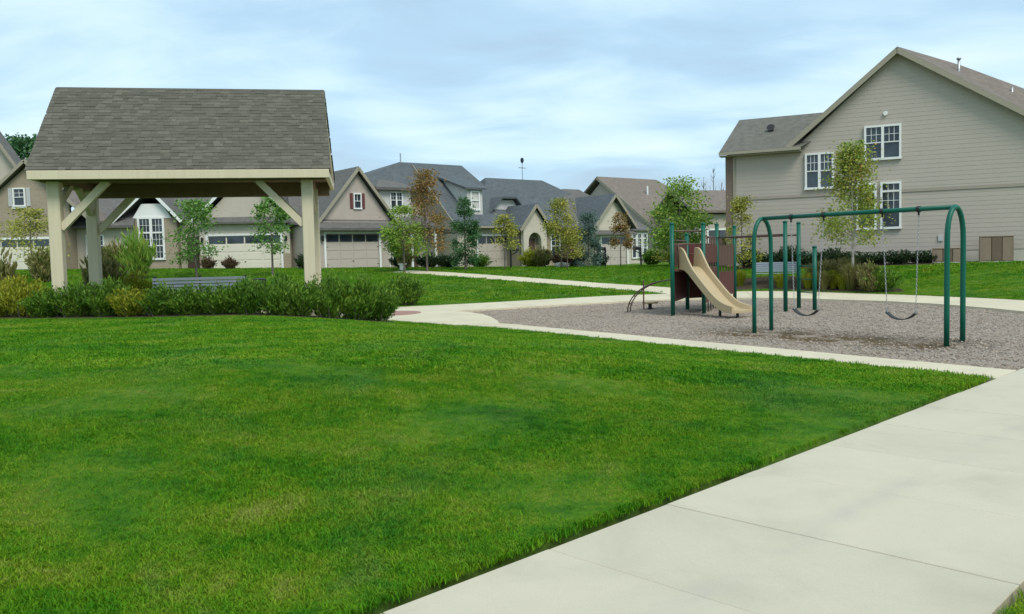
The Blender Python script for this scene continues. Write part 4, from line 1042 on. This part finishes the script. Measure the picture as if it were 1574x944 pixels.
MB().box(-8.1, -4.4, .9, 3.0, -.4, 3.5).build('bay', M['stone'], h); MB().prism_v([(-7.2, 3.45), (-4.7, 3.45), (-5.3, 4.4), (-6.6, 4.4)], .86, 1.1).build('gable_wall', M['white'], h)
gable_roof(h, -8.4, -4.0, 3.3, -6.0, 5.5, .5, 5, M['roof_grey'], M['white'])
window(h, -6.9, -5.2, .75, 3.55, .88, twin=True, grid=(3, 2), fw=.13, transom=.85, lower=True)
MB().box(-4.4, -2.8, 1.6, 3.0, -.4, 3.3).build('entry_wall', M['sid_beige'], h); MB().box(-4.0, -3.1, 1.55, 1.6, .1, 2.2).build('front_door', M['door_red'], h)

# --- house A: far left, stone
h = house('house', 'tan stone house with pale shutters and white garage door at the far left edge', -30.93, 54.0, 1.66, 0)
garage_wall(h, -5.5, 2.6, 3.0, 0, 9, -3.6, 1.6, 1.95, M['stone']); garage_door(h, -3.6, 1.6, 1.95, 0, M['door_white'], 5)
lantern(h, 2.05, 0, 1.5)
MB().prism_v([(-4.0, 2.9), (3.0, 2.9), (3.0, 4.3), (.5, 6.6), (-4.0, 2.95)], -.02, .2).build('gable_wall', M['stone'], h)
gable_roof(h, -4.0, 4.6, 3.05, .5, 6.98, -.4, 10, M['roof_brown'], M['trim_tan'])
window(h, -.52, .28, 4.05, 5.22, -.04, grid=(2, 2), fw=.09)
for a, c_ in ((-.82, -.57), (.33, .58)): MB().cbox(a, c_, -.07, -.02, 4.05, 5.22, .01).build('shutter', M['shut_grey'], h)
MB().box(-.62, .38, -.10, -.04, 3.9, 4.0).build('sill', M['white'], h)
MB().prism_v([(-7.6, -.4), (-.2, -.4), (-.2, 4.75), (-3.6, 9.65), (-7.4, 4.15)], 2.2, 2.4).build('gable_wall', M['sid_beige'], h)
gable_roof(h, -7.9, .45, 4.25, -3.6, 10.35, 1.8, 3.0, M['roof_grey'], M['trim_tan'])
MB().box(2.6, 6.2, 1.5, 9, -.4, 2.9).build('wall', M['sid_beige'], h); r_ = MB(); r_.slab([(2.3, .9, 2.75), (6.6, .9, 2.75), (5.4, 5, 5.4), (2.3, 5, 5.4)], .16); r_.build('roof', M['roof_grey'], h)
window(h, 3.2, 4.4, .8, 2.2, 1.48, twin=True, grid=(2, 2), fw=.08)
# ------------------------------------------------------------------ vegetation
mt, nt, b = new_mat('bark'); nt.links.new(ramp_node(nt, noise(nt, 9, 5, .6, stretch=(1, 1, .25)), [(.3, (.07, .055, .042)), (.7, (.20, .17, .14))]), b.inputs['Base Color']); b.inputs['Roughness'].default_value = .95; bump(nt, b, noise(nt, 30, 4, stretch=(1, 1, .2)), .6, .01); M['bark'] = mt
mt, nt, b = new_mat('pale_bark'); nt.links.new(ramp_node(nt, noise(nt, 9, 5, .6, stretch=(1, 1, .5)), [(.3, (.22, .20, .17)), (.7, (.45, .43, .39))]), b.inputs['Base Color']); b.inputs['Roughness'].default_value = .9; M['pale_bark'] = mt
LM = {
 'green': leaf_mat('leaf_green', [(0.047, 0.137, 0.022), (0.094, 0.231, 0.034), (0.168, 0.315, 0.059), (0.252, 0.358, 0.106)]),
 'deep': leaf_mat('leaf_deep_green', [(0.019, 0.078, 0.026), (0.043, 0.137, 0.043), (0.088, 0.196, 0.068), (0.137, 0.234, 0.097)]),
 'yellow': leaf_mat('leaf_yellow_green', [(0.146, 0.175, 0.033), (0.27, 0.298, 0.055), (0.413, 0.391, 0.073), (0.495, 0.413, 0.123)]),
 'bright': leaf_mat('leaf_bright_green', [(0.074, 0.176, 0.022), (0.159, 0.306, 0.037), (0.279, 0.39, 0.064), (0.409, 0.409, 0.094)]),
 'orange': leaf_mat('leaf_orange', [(0.13, 0.16, 0.035), (0.24, 0.17, 0.045), (0.33, 0.18, 0.06), (0.36, 0.25, 0.10)]),
 'turning': leaf_mat('leaf_turning', [(0.113, 0.193, 0.032), (0.223, 0.316, 0.046), (0.344, 0.365, 0.066), (0.467, 0.203, 0.072)]),
 'blue': leaf_mat('needle_blue_green', [(0.045, 0.09, 0.073), (0.083, 0.15, 0.117), (0.135, 0.21, 0.165), (0.18, 0.24, 0.195)]),
 'yew': leaf_mat('yew_green', [(0.023, 0.067, 0.007), (0.054, 0.141, 0.011), (0.127, 0.235, 0.019), (0.218, 0.302, 0.035)], .15),
 'gold': leaf_mat('golden_shrub', [(0.099, 0.14, 0.009), (0.191, 0.231, 0.013), (0.314, 0.323, 0.024), (0.413, 0.381, 0.049)], .2),
 'olive': leaf_mat('olive_grass', [(0.075, 0.098, 0.023), (0.149, 0.167, 0.04), (0.253, 0.23, 0.081), (0.38, 0.31, 0.172)], .2),
 'mass': leaf_mat('dark_ground_shrub', [(.008, .022, .008), (.018, .042, .014), (.035, .065, .02), (.06, .085, .03)], .1),
 'rust': leaf_mat('rust_shrub', [(.045, .035, .018), (.09, .055, .03), (.14, .09, .045), (.17, .13, .06)], .2)}
def leaf(V, Fc, p, d, ln, w, rnd):
    """a pointed leaf folded along its midrib"""
    d = d.normalized(); s_ = d.cross(Vector((rnd.uniform(-1, 1), rnd.uniform(-1, 1), rnd.uniform(-1, 1)))).normalized(); n = d.cross(s_)
    o_ = len(V); V.extend([tuple(p), tuple(p + d * ln * .5 + s_ * w + n * w * .25), tuple(p + d * ln), tuple(p + d * ln * .5 - s_ * w + n * w * .25)]); Fc.extend([(o_, o_ + 1, o_ + 2), (o_, o_ + 2, o_ + 3)])
def crown_mesh(name, mat, shape, r, z0, z1, n, ls, seed, clumps=26, ragged=.25):
    rnd = random.Random(seed); V, Fc = [], []; Hc = z1 - z0
    def rad(t):
        if shape == 'cone': return r * (1 - t) ** .75 * (.35 + .65 * min(1, t * 8 + .4)) + .05
        if shape == 'column': return r * (.55 + .45 * math.sin(math.pi * min(1, t * .9 + .12))) * (1 - t ** 5)
        if shape == 'vase': return r * (.30 + .70 * math.sin(math.pi * (t ** .75) * .78 + .12)) * (1 - t ** 6)
        return r * math.sqrt(max(0.0, 1 - (2 * t - .82) ** 2 / 1.5)) * (1 - .25 * t) * (1 - max(0, t - .85) * 3)
    cl = []
    for i in range(clumps):
        t = rnd.random() ** .9; a = rnd.uniform(0, 6.283); k = rnd.uniform(.35, 1.0) ** .6 * (1 + rnd.uniform(-ragged, ragged))
        rr = rad(t) * k; cl.append((Vector((rr * math.cos(a), rr * math.sin(a), z0 + Hc * t)), rnd.uniform(.45, 1.0)))
    for i in range(n):
        c_, s_ = rnd.choice(cl); sp = r * .30 * s_ + .03
        p = c_ + Vector((rnd.gauss(0, sp), rnd.gauss(0, sp), rnd.gauss(0, sp * .75)))
        if p.z < z0 - .2 or p.z > z1 + .1: continue
        d = Vector((p.x, p.y, 0)).normalized() * .8 + Vector((rnd.uniform(-.8, .8), rnd.uniform(-.8, .8), rnd.uniform(-.9, .5)))
        l_ = ls * rnd.uniform(.6, 1.35); leaf(V, Fc, p, d, l_, l_ * rnd.uniform(.26, .40), rnd)
    me = bpy.data.meshes.new(name); me.from_pydata(V, [], Fc); me.materials.append(mat); me.update(); return me, cl
def tree(name, label, x, y, H, r, cb, shape, leafk, n=2600, ls=.17, seed=1, trunk=.06, bark='bark', clumps=30, twin=False, cat='tree', group=None):
    z = hgt(x, y); t = thing(name, label, cat, (x, y, z), random.uniform(0, 6.28), group)
    rnd = random.Random(seed * 7 + 1); me, cl = crown_mesh('crown', LM[leafk], shape, r, cb, H, n, ls, seed, clumps)
    m_ = MB(); lean = rnd.uniform(-.05, .05)
    stems = [(0, 0)] if not twin else [(-.10, 0), (.12, .05)]
    for sx, sy in stems:
        top = H * .92 if shape in ('cone', 'column') else H * .78
        m_.tube([(sx, sy, -.15), (sx * 1.2, sy, .25), (sx * 1.5 + lean * .5, sy, cb + .2), (sx * 2 + lean, sy + lean * .5, (cb + top) / 2), (lean, 0, top)], [trunk * 1.35, trunk, trunk * .8, trunk * .5, trunk * .15], 7)
    for c_, s_ in cl[::2]:
        zs = max(cb * .8 + .1, c_.z - rnd.uniform(.3, .55) * max(.3, math.hypot(c_.x, c_.y) + .2)); mid_ = Vector((c_.x * .45, c_.y * .45, (zs + c_.z) / 2 - .03))
        m_.tube([(lean * .5, 0, zs), mid_, c_], [trunk * .36, trunk * .24, trunk * .08], 5, False)
    m_.build('trunk', M[bark], t, True); obj('crown', me, t)
    return t
T = tree
T('tree', 'thin yellowing young tree before the stone house, left of the pavilion post', -26.0, 46, 3.75, 1.2, 1.05, 'round', 'yellow', 2808, .136, 3, .045, clumps=26)
T('tree', 'leafy green tree under the pavilion roof between the bay window and white garage', -17.1, 46, 4.15, 1.15, 1.0, 'round', 'green', 3510, .136, 5, .07, clumps=34)
T('tree', 'dark green tree under the pavilion roof in front of the white garage door', -12.95, 46, 4.3, .85, 1.5, 'round', 'green', 2691, .128, 6, .06)
T('tree', 'yellow-green tree beside the red-shuttered house, left of the orange tree', -6.05, 48, 3.7, 1.0, 1.15, 'round', 'bright', 4305, .128, 7, .06)
T('tree', 'tall orange-brown autumn tree in front of the blue-grey roofed house', -4.85, 49, 5.8, 1.15, 1.15, 'cone', 'orange', 3600, .13, 8, .07, clumps=56)
T('conifer_tree', 'narrow dark green conifer in front of the blue-grey roofed house', -2.68, 50, 4.2, .72, .35, 'column', 'deep', 5616, .112, 9, .08, clumps=36)
T('tree', 'small yellowish tree in front of the beige garage left of the arched entry', -.36, 50, 3.2, .75, 1.2, 'round', 'yellow', 1684, .120, 10, .04, clumps=18)
T('tree', 'tall loose yellow-green tree right of the arched entry', 3.1, 52, 4.2, 1.05, .75, 'cone', 'yellow', 4305, .128, 11, .06, clumps=36)
T('conifer_tree', 'slim blue-green conifer between the yellow tree and the far garage', 4.85, 53, 3.4, .72, .15, 'cone', 'blue', 4866, .104, 12, .07, clumps=34)
T('tree', 'small orange tree beside the far beige garage', 7.0, 54, 3.4, .62, 1.0, 'cone', 'orange', 1872, .120, 13, .04, clumps=20)
T('tree', 'full bright green tree rising behind the slide posts', 10.0, 50, 5.15, 1.5, .8, 'round', 'bright', 7861, .144, 14, .08, clumps=44)
T('tree', 'loose yellow-green sapling by the left corner of the large taupe house', 10.9, 40, 3.35, .72, .35, 'cone', 'yellow', 2808, .104, 15, .05, clumps=26)
T('tree', 'green tree with reddening low leaves before the windows of the large taupe house', 13.3, 33, 5.65, 1.02, 1.9, 'cone', 'turning', 8200, .10, 21, .05, 'pale_bark', 90, True)
T('tree', 'young yellow-green shrub tree right of the far brown gable house', 10.3, 55, 2.4, .8, .3, 'round', 'yellow', 2245, .120, 17, .05)
T('tree', 'dark tree standing above the roof behind the stone house', -43.0, 76, 11.5, 3.2, 4.5, 'round', 'deep', 8424, .320, 18, .2, clumps=50)
T('tree', 'dark green tree seen in the gap between the pavilion posts', -28.6, 63, 5.6, 1.5, 1.4, 'cone', 'deep', 4866, .160, 19, .1)
T('tree', 'pale green tree beside the dark one between the pavilion posts', -26.5, 61, 5.3, .8, 1.8, 'cone', 'green', 2808, .144, 20, .08)
# bare tall poplars far off on the right
for k, (x, y, H) in enumerate([(26.4, 110, 11.6), (25.4, 111, 10.6), (28.2, 113, 10.0)]):
    t = thing('bare_tree', ['tallest thin bare tree far behind, left of the taupe house', 'leftmost thin bare tree far behind, left of the taupe house', 'thin bare tree far behind, nearest the brick corner'][k], 'tree', (x, y, hgt(x, y)), k * 1.3, 'far bare trees')
    m_ = MB(); rnd = random.Random(k + 40); m_.tube([(0, 0, -.2), (.05, 0, H * .6), (0, .05, H)], [.13, .08, .02], 6)
    m_.build('trunk', M['bark'], t); m_ = MB()
    for j in range(34):
        z = H * rnd.uniform(.25, .97); a = rnd.uniform(0, 6.28); l_ = (H - z) * .16 + .25; m_.tube([(0, 0, z), (l_ * .5 * math.cos(a), l_ * .5 * math.sin(a), z + l_ * .7), (l_ * .7 * math.cos(a), l_ * .7 * math.sin(a), z + l_ * 1.7)], [.03, .02, .008], 4, False)
    m_.build('branches', M['bark'], t)

# hedge in front of the pavilion: each shrub its own plant
def shrub_mesh(kind, r, H, n, seed, ls):
    rnd = random.Random(seed); V, Fc = [], []; sprays = []
    for i in range(58):
        a = rnd.uniform(0, 6.283); k = rnd.random() ** .55; base = Vector((r * .35 * k * math.cos(a), r * .35 * k * math.sin(a), .05)); tip = Vector((r * k * math.cos(a) * rnd.uniform(.8, 1.15), r * k * math.sin(a) * rnd.uniform(.8, 1.15), H * (1 - .42 * k * k) * rnd.uniform(.68, 1.18)))
        sprays.append((base, tip))
    for i in range(n):
        b0, b1 = rnd.choice(sprays); t = rnd.random() ** .8; p = b0.lerp(b1, t); sp = .055
        p = p + Vector((rnd.gauss(0, sp), rnd.gauss(0, sp), rnd.gauss(0, sp * .6))); d = (b1 - b0).normalized() * .9 + Vector((rnd.uniform(-.8, .8), rnd.uniform(-.8, .8), rnd.uniform(-.2, .7)))
        l_ = ls * rnd.uniform(.7, 1.7); leaf(V, Fc, p, d, l_, l_ * rnd.uniform(.09, .17), rnd)
    me = bpy.data.meshes.new('foliage'); me.from_pydata(V, [], Fc); me.materials.append(LM[kind]); me.update()
    m_ = MB()
    for b0, b1 in sprays[::3]: m_.tube([b0 - Vector((0, 0, .15)), b0.lerp(b1, .5), b0.lerp(b1, .85)], [.014, .01, .004], 4, False)
    return me, m_.mesh('stems', M['bark'])
SH = {k: [shrub_mesh(k, .5, .85, 5200, 100 + i, .08) for i in range(3)] for k in ('yew', 'gold')}
SH['olive'] = [shrub_mesh('olive', .42, .95, 2600, 131, .16)]
def shrub(kind, x, y, sx, H, label, group=None, var=0, dz=0.0, cat='shrub', name='shrub', src=None):
    me, st = (src or SH)[kind][var % len((src or SH)[kind])]
    t = thing(name, label, cat, (x, y, hgt(x, y) + dz), random.uniform(0, 6.28), group); t.scale = (sx / .5, sx / .5, H / .85)
    obj('foliage', me, t); obj('stems', st, t); return t
G = 'shrubs of the hedge before the pavilion'
hedge = [  # kind, x, y, radius, height, label
 ('gold', -13.0, 21.3, .62, .92, 'yellow-green shrub at the far left end of the pavilion hedge'),
 ('gold', -12.1, 21.0, .60, .95, 'yellow-green hedge shrub just left of the left front pavilion post'),
 ('yew', -11.25, 20.55, .56, .70, 'dark hedge shrub at the foot of the left front pavilion post'),
 ('yew', -10.5, 20.45, .60, .80, 'dark green hedge shrub between the left pavilion posts'),
 ('yew', -9.75, 20.35, .55, .86, 'dark upright hedge shrub right of the back left pavilion post'),
 ('gold', -9.05, 20.1, .55, .66, 'low golden hedge shrub standing out yellow left of the bench'),
 ('yew', -8.35, 20.1, .55, .72, 'dark hedge shrub before the left end of the pavilion bench'),
 ('yew', -7.65, 20.1, .55, .68, 'green hedge shrub before the left middle of the pavilion bench'),
 ('yew', -6.95, 20.05, .56, .70, 'green hedge shrub before the right end of the pavilion bench'),
 ('yew', -6.25, 20.1, .58, .86, 'tall green hedge shrub right of the pavilion bench'),
 ('yew', -5.55, 20.2, .58, .90, 'bushy green hedge shrub left of the right front pavilion post'),
 ('yew', -5.1, 20.3, .54, .80, 'hedge shrub covering the foot of the right front pavilion post'),
 ('yew', -4.45, 20.6, .60, 1.02, 'tallest green hedge shrub just right of the right pavilion post'),
 ('yew', -3.85, 20.95, .60, 1.02, 'green hedge shrub second from the right end of the hedge'),
 ('yew', -3.4, 21.4, .52, .92, 'green hedge shrub at the right end beside the concrete plaza'),
 ('yew', -4.0, 31.8, .80, 1.1, 'dark shrub standing apart beyond the right end of the hedge')]
for i, (k, x, y, r_, H, lab) in enumerate(hedge): shrub(k, x, y, r_, H, lab, G, i)
back = [('yew', -9.6, 24.6, .55, .7, 'green shrub behind the pavilion, left of the bench back'), ('gold', -10.8, 24.3, .6, .95, 'yellow-green shrub behind the pavilion between its left posts'), ('olive', -11.9, 24.6, .6, 1.25, 'tall tawny grass clump behind the left pavilion post'), ('yew', -7.6, 24.6, .5, .8, 'green shrub directly behind the pavilion bench'), ('yew', -6.2, 24.7, .55, .7, 'green shrub behind the pavilion near the litter bin'), ('olive', -13.6, 22.6, .55, 1.2, 'tawny grass clump behind the left end of the hedge')]
for i, (k, x, y, r_, H, lab) in enumerate(back): shrub(k, x, y, r_, H, lab, 'planting behind the pavilion', i)

# ornamental grasses and shrubs in the bed behind the swings
def clump_mesh(kind, n, H, spread, seed, w=.008):
    rnd = random.Random(seed); m_ = MB()
    for i in range(n):
        a = rnd.uniform(0, 6.283); k = rnd.random(); h_ = H * rnd.uniform(.55, 1.05); ln = spread * k * rnd.uniform(.7, 1.2); x0, y0 = .12 * k * math.cos(a), .12 * k * math.sin(a); dx, dy = math.cos(a), math.sin(a); tx, ty = -dy * w, dx * w
        pts_ = [(x0, y0, 0), (x0 + dx * ln * .25, y0 + dy * ln * .25, h_ * .55), (x0 + dx * ln * .6, y0 + dy * ln * .6, h_ * .92), (x0 + dx * ln, y0 + dy * ln, h_ * (1.0 - .15 * k))]
        vs_ = []
        for q, f_ in zip(pts_, (1, .9, .6, .12)): vs_ += [(q[0] - tx * f_, q[1] - ty * f_, q[2]), (q[0] + tx * f_, q[1] + ty * f_, q[2])]
        m_.add(vs_, [(0, 1, 3, 2), (2, 3, 5, 4), (4, 5, 7, 6)])
    me = m_.mesh('blades', LM[kind]); return me
GM = [clump_mesh('olive', 700, .95, .55, 61), clump_mesh('gold', 700, .8, .5, 62), clump_mesh('olive', 650, .8, .5, 63)]
bedg = [(11.0, 34.6, 1, .75, 'bright yellow grass clump left of the grey bench behind the swings'), (12.25, 34.2, 0, 1.0, 'tall feathery grass clump right of the grey bench'), (12.7, 33.4, 1, .9, 'yellow grass clump behind the left swing'), (13.15, 32.8, 0, 1.05, 'tawny grass clump at the foot of the turning tree'), (12.3, 33.3, 0, .8, 'small tawny grass clump at the walk edge behind the left swing'), (13.7, 33.2, 2, 1.0, 'olive grass clump behind the dark round shrub'), (9.7, 35.9, 1, .85, 'yellow grass clump between the slide and the grey bench'), (13.4, 34.4, 2, .95, 'olive grass clump farthest back in the planting bed'), (12.9, 32.95, 1, .8, 'low golden grass clump at the walk edge below the turning tree'), (11.9, 33.9, 1, .8, 'golden grass clump just right of the grey bench'), (14.2, 32.4, 2, .9, 'olive grass clump behind the right end of the dark round shrub'), (13.35, 33.8, 0, 1.15, 'tallest feathery grass clump directly behind the turning tree trunk'), (12.65, 34.1, 0, 1.1, 'feathery grass clump behind the yellow one, middle of the bed')]
for i, (x, y, v, s_, lab) in enumerate(bedg):
    t = thing('grass_clump', lab, 'ornamental grass', (x, y, hgt(x, y)), i * 1.1, 'ornamental grasses in the bed behind the swings'); t.scale = (s_ * 1.2, s_ * 1.2, s_ * 1.1); obj('blades', GM[v], t)
FS = {'mass': [shrub_mesh('mass', .5, .85, 1500, 150, .13)], 'rust': [shrub_mesh('rust', .5, .85, 1500, 151, .13)], 'bright': [shrub_mesh('bright', .5, .85, 1500, 152, .13)], 'yew': SH['yew'], 'gold': SH['gold'], 'olive': SH['olive']}
shrub('yew', 13.95, 31.7, .62, .85, 'dark round shrub at the right end of the bed behind the right swing', None, 1)
shrub('olive', 13.55, 31.9, .5, .9, 'tawny shrub left of the dark round shrub behind the right swing', None)
# low planting along the foundation of the large taupe house
hv_ = Matrix.Rotation(R(-26), 4, 'Z')
for k in range(9):
    u = .9 + k * .93; q = Vector((11.11, 42.0, 0)) + hv_ @ Vector((u, -1.15 - .15 * (k % 2), 0)); H_ = (.75, .6, .85, .6, .7, .55, .5, .55, .5)[k]
    shrub('mass', q.x, q.y, .70, H_ * 1.1, 'dark low foundation shrub, number %s from the brick corner of the taupe house' % ('one two three four five six seven eight nine'.split()[k]), 'foundation shrubs of the taupe house', 0, src=FS)
# planting at the feet of the far houses
fs = [('bright', -19.9, 45.2, .95, 2.3, 'round green bush below the tall white bay window'), ('rust', -17.6, 53.0, .5, .7, 'rusty low shrub beside the white garage door under the pavilion'), ('rust', -19.0, 53.2, .5, .75, 'rusty low shrub right of the bay window'), ('mass', -12.7, 52.0, .6, .9, 'dark shrub at the left corner of the red-shuttered house'),
      ('mass', -6.9, 53.0, .7, .9, 'dark shrub right of the red-shuttered garage'), ('olive', -6.6, 52.2, .6, 1.3, 'tawny grass tuft right of the red-shuttered garage'), ('mass', -5.2, 53.4, .8, .9, 'dark shrub below the orange tree, left one'), ('mass', -4.0, 54.0, .9, .8, 'dark shrub below the orange tree, right one'), ('yew', -2.0, 54.8, .8, .8, 'green shrub at the foot of the narrow dark conifer'),
      ('gold', 1.3, 54.5, .8, 1.1, 'yellow-green shrub at the arched entry'), ('olive', 2.0, 54.2, .7, 1.0, 'olive shrub in front of the arched entry'), ('rust', 3.4, 54.4, .8, 1.0, 'rusty shrub under the tall yellow tree'), ('rust', 4.2, 55.0, .7, .9, 'rusty shrub beside the slim blue conifer'), ('mass', 5.9, 56.2, .6, .9, 'dark shrub beside the far beige garage'),
      ('yew', 9.4, 56.5, .8, 1.0, 'green shrub below the white bay window beside the play structure'), ('gold', 10.2, 52.5, .6, 1.1, 'yellow shrub left of the play structure posts'), ('olive', 11.4, 43.6, .6, 1.4, 'tawny grass by the brick corner of the taupe house'), ('mass', 10.6, 43.0, .6, 1.0, 'dark shrub by the brick corner behind the slide'), ('olive', -24.3, 44.0, .8, 1.3, 'tawny grass in front of the stone house garage'), ('olive', -27.8, 44.5, .9, 1.2, 'tawny grass at the left edge before the stone house'), ('rust', -23.0, 50.0, .8, 1.2, 'rusty shrub right of the stone house under the pavilion'), ('olive', -22.0, 47.0, .8, 1.5, 'tawny shrub left of the round green bush under the pavilion')]
for i, (k, x, y, r_, H, lab) in enumerate(fs): shrub(k, x, y, r_, H, lab, None, i, src=FS)

# ------------------------------------------------------------------ mailboxes
def mailbox(x, y, rz, label):
    t = thing('mailbox', label, 'mailbox', (x, y, hgt(x, y)), rz, 'black kerbside mailboxes')
    MB().cbox(-.05, .05, -.05, .05, -.2, 1.18, .008).build('post', M['black'], t); MB().bar((-.04, 0, .78), (.42, 0, 1.02), .05, .05).build('brace', M['black'], t)
    prof = [(-.11, 1.05), (.11, 1.05), (.11, 1.18)] + [(.11 * math.cos(a * math.pi / 6), 1.18 + .10 * math.sin(a * math.pi / 6)) for a in range(1, 6)] + [(-.11, 1.18)]
    bx_ = MB().prism_u(prof, -.02, .52).build('box', M['black'], t); MB().box(.30, .33, -.13, -.112, 1.14, 1.32).build('flag', M['red'], bx_)
mailbox(-26.1, 48.0, R(8), 'black mailbox before the stone house, left of the pavilion post'); mailbox(.0, 51.5, R(20), 'black mailbox in front of the beige garage left of the arched entry')
mailbox(6.05, 54.2, R(160), 'black mailbox by the far garage beside the small orange tree'); mailbox(8.6, 56.0, R(160), 'black mailbox below the white bay window of the cream house')
t = thing('lawn_lantern', 'small white lantern post by the walk right of the red-shuttered house', 'garden light', (-6.4, 50.0, hgt(-6.4, 50)))
MB().cbox(-.16, .16, -.16, .16, 0, .35, .02).build('plinth', M['white'], t); MB().cbox(-.24, .24, -.2, .2, .35, .42, .01).build('cap', M['white'], t)
t = thing('garden_boulder', 'pale boulder in the planting under the tall yellow tree', 'boulder', (3.2, 53.4, hgt(3.2, 53.4)))
bm = bmesh.new(); bmesh.ops.create_icosphere(bm, subdivisions=2, radius=.35)
for v in bm.verts: v.co = Vector((v.co.x * 1.5, v.co.y, v.co.z * .75)) * random.uniform(.85, 1.12) + Vector((0, 0, .1))
me = bpy.data.meshes.new('stone'); bm.to_mesh(me); bm.free(); me.materials.append(M['block']); obj('stone', me, t)
# thin young tree by the walk, nearly bare
tree('sapling', 'thin dark sapling on the lawn before the rusty shrubs', 3.3, 49.5, 1.5, .35, .5, 'round', 'rust', 160, .10, 33, .035, clumps=10)
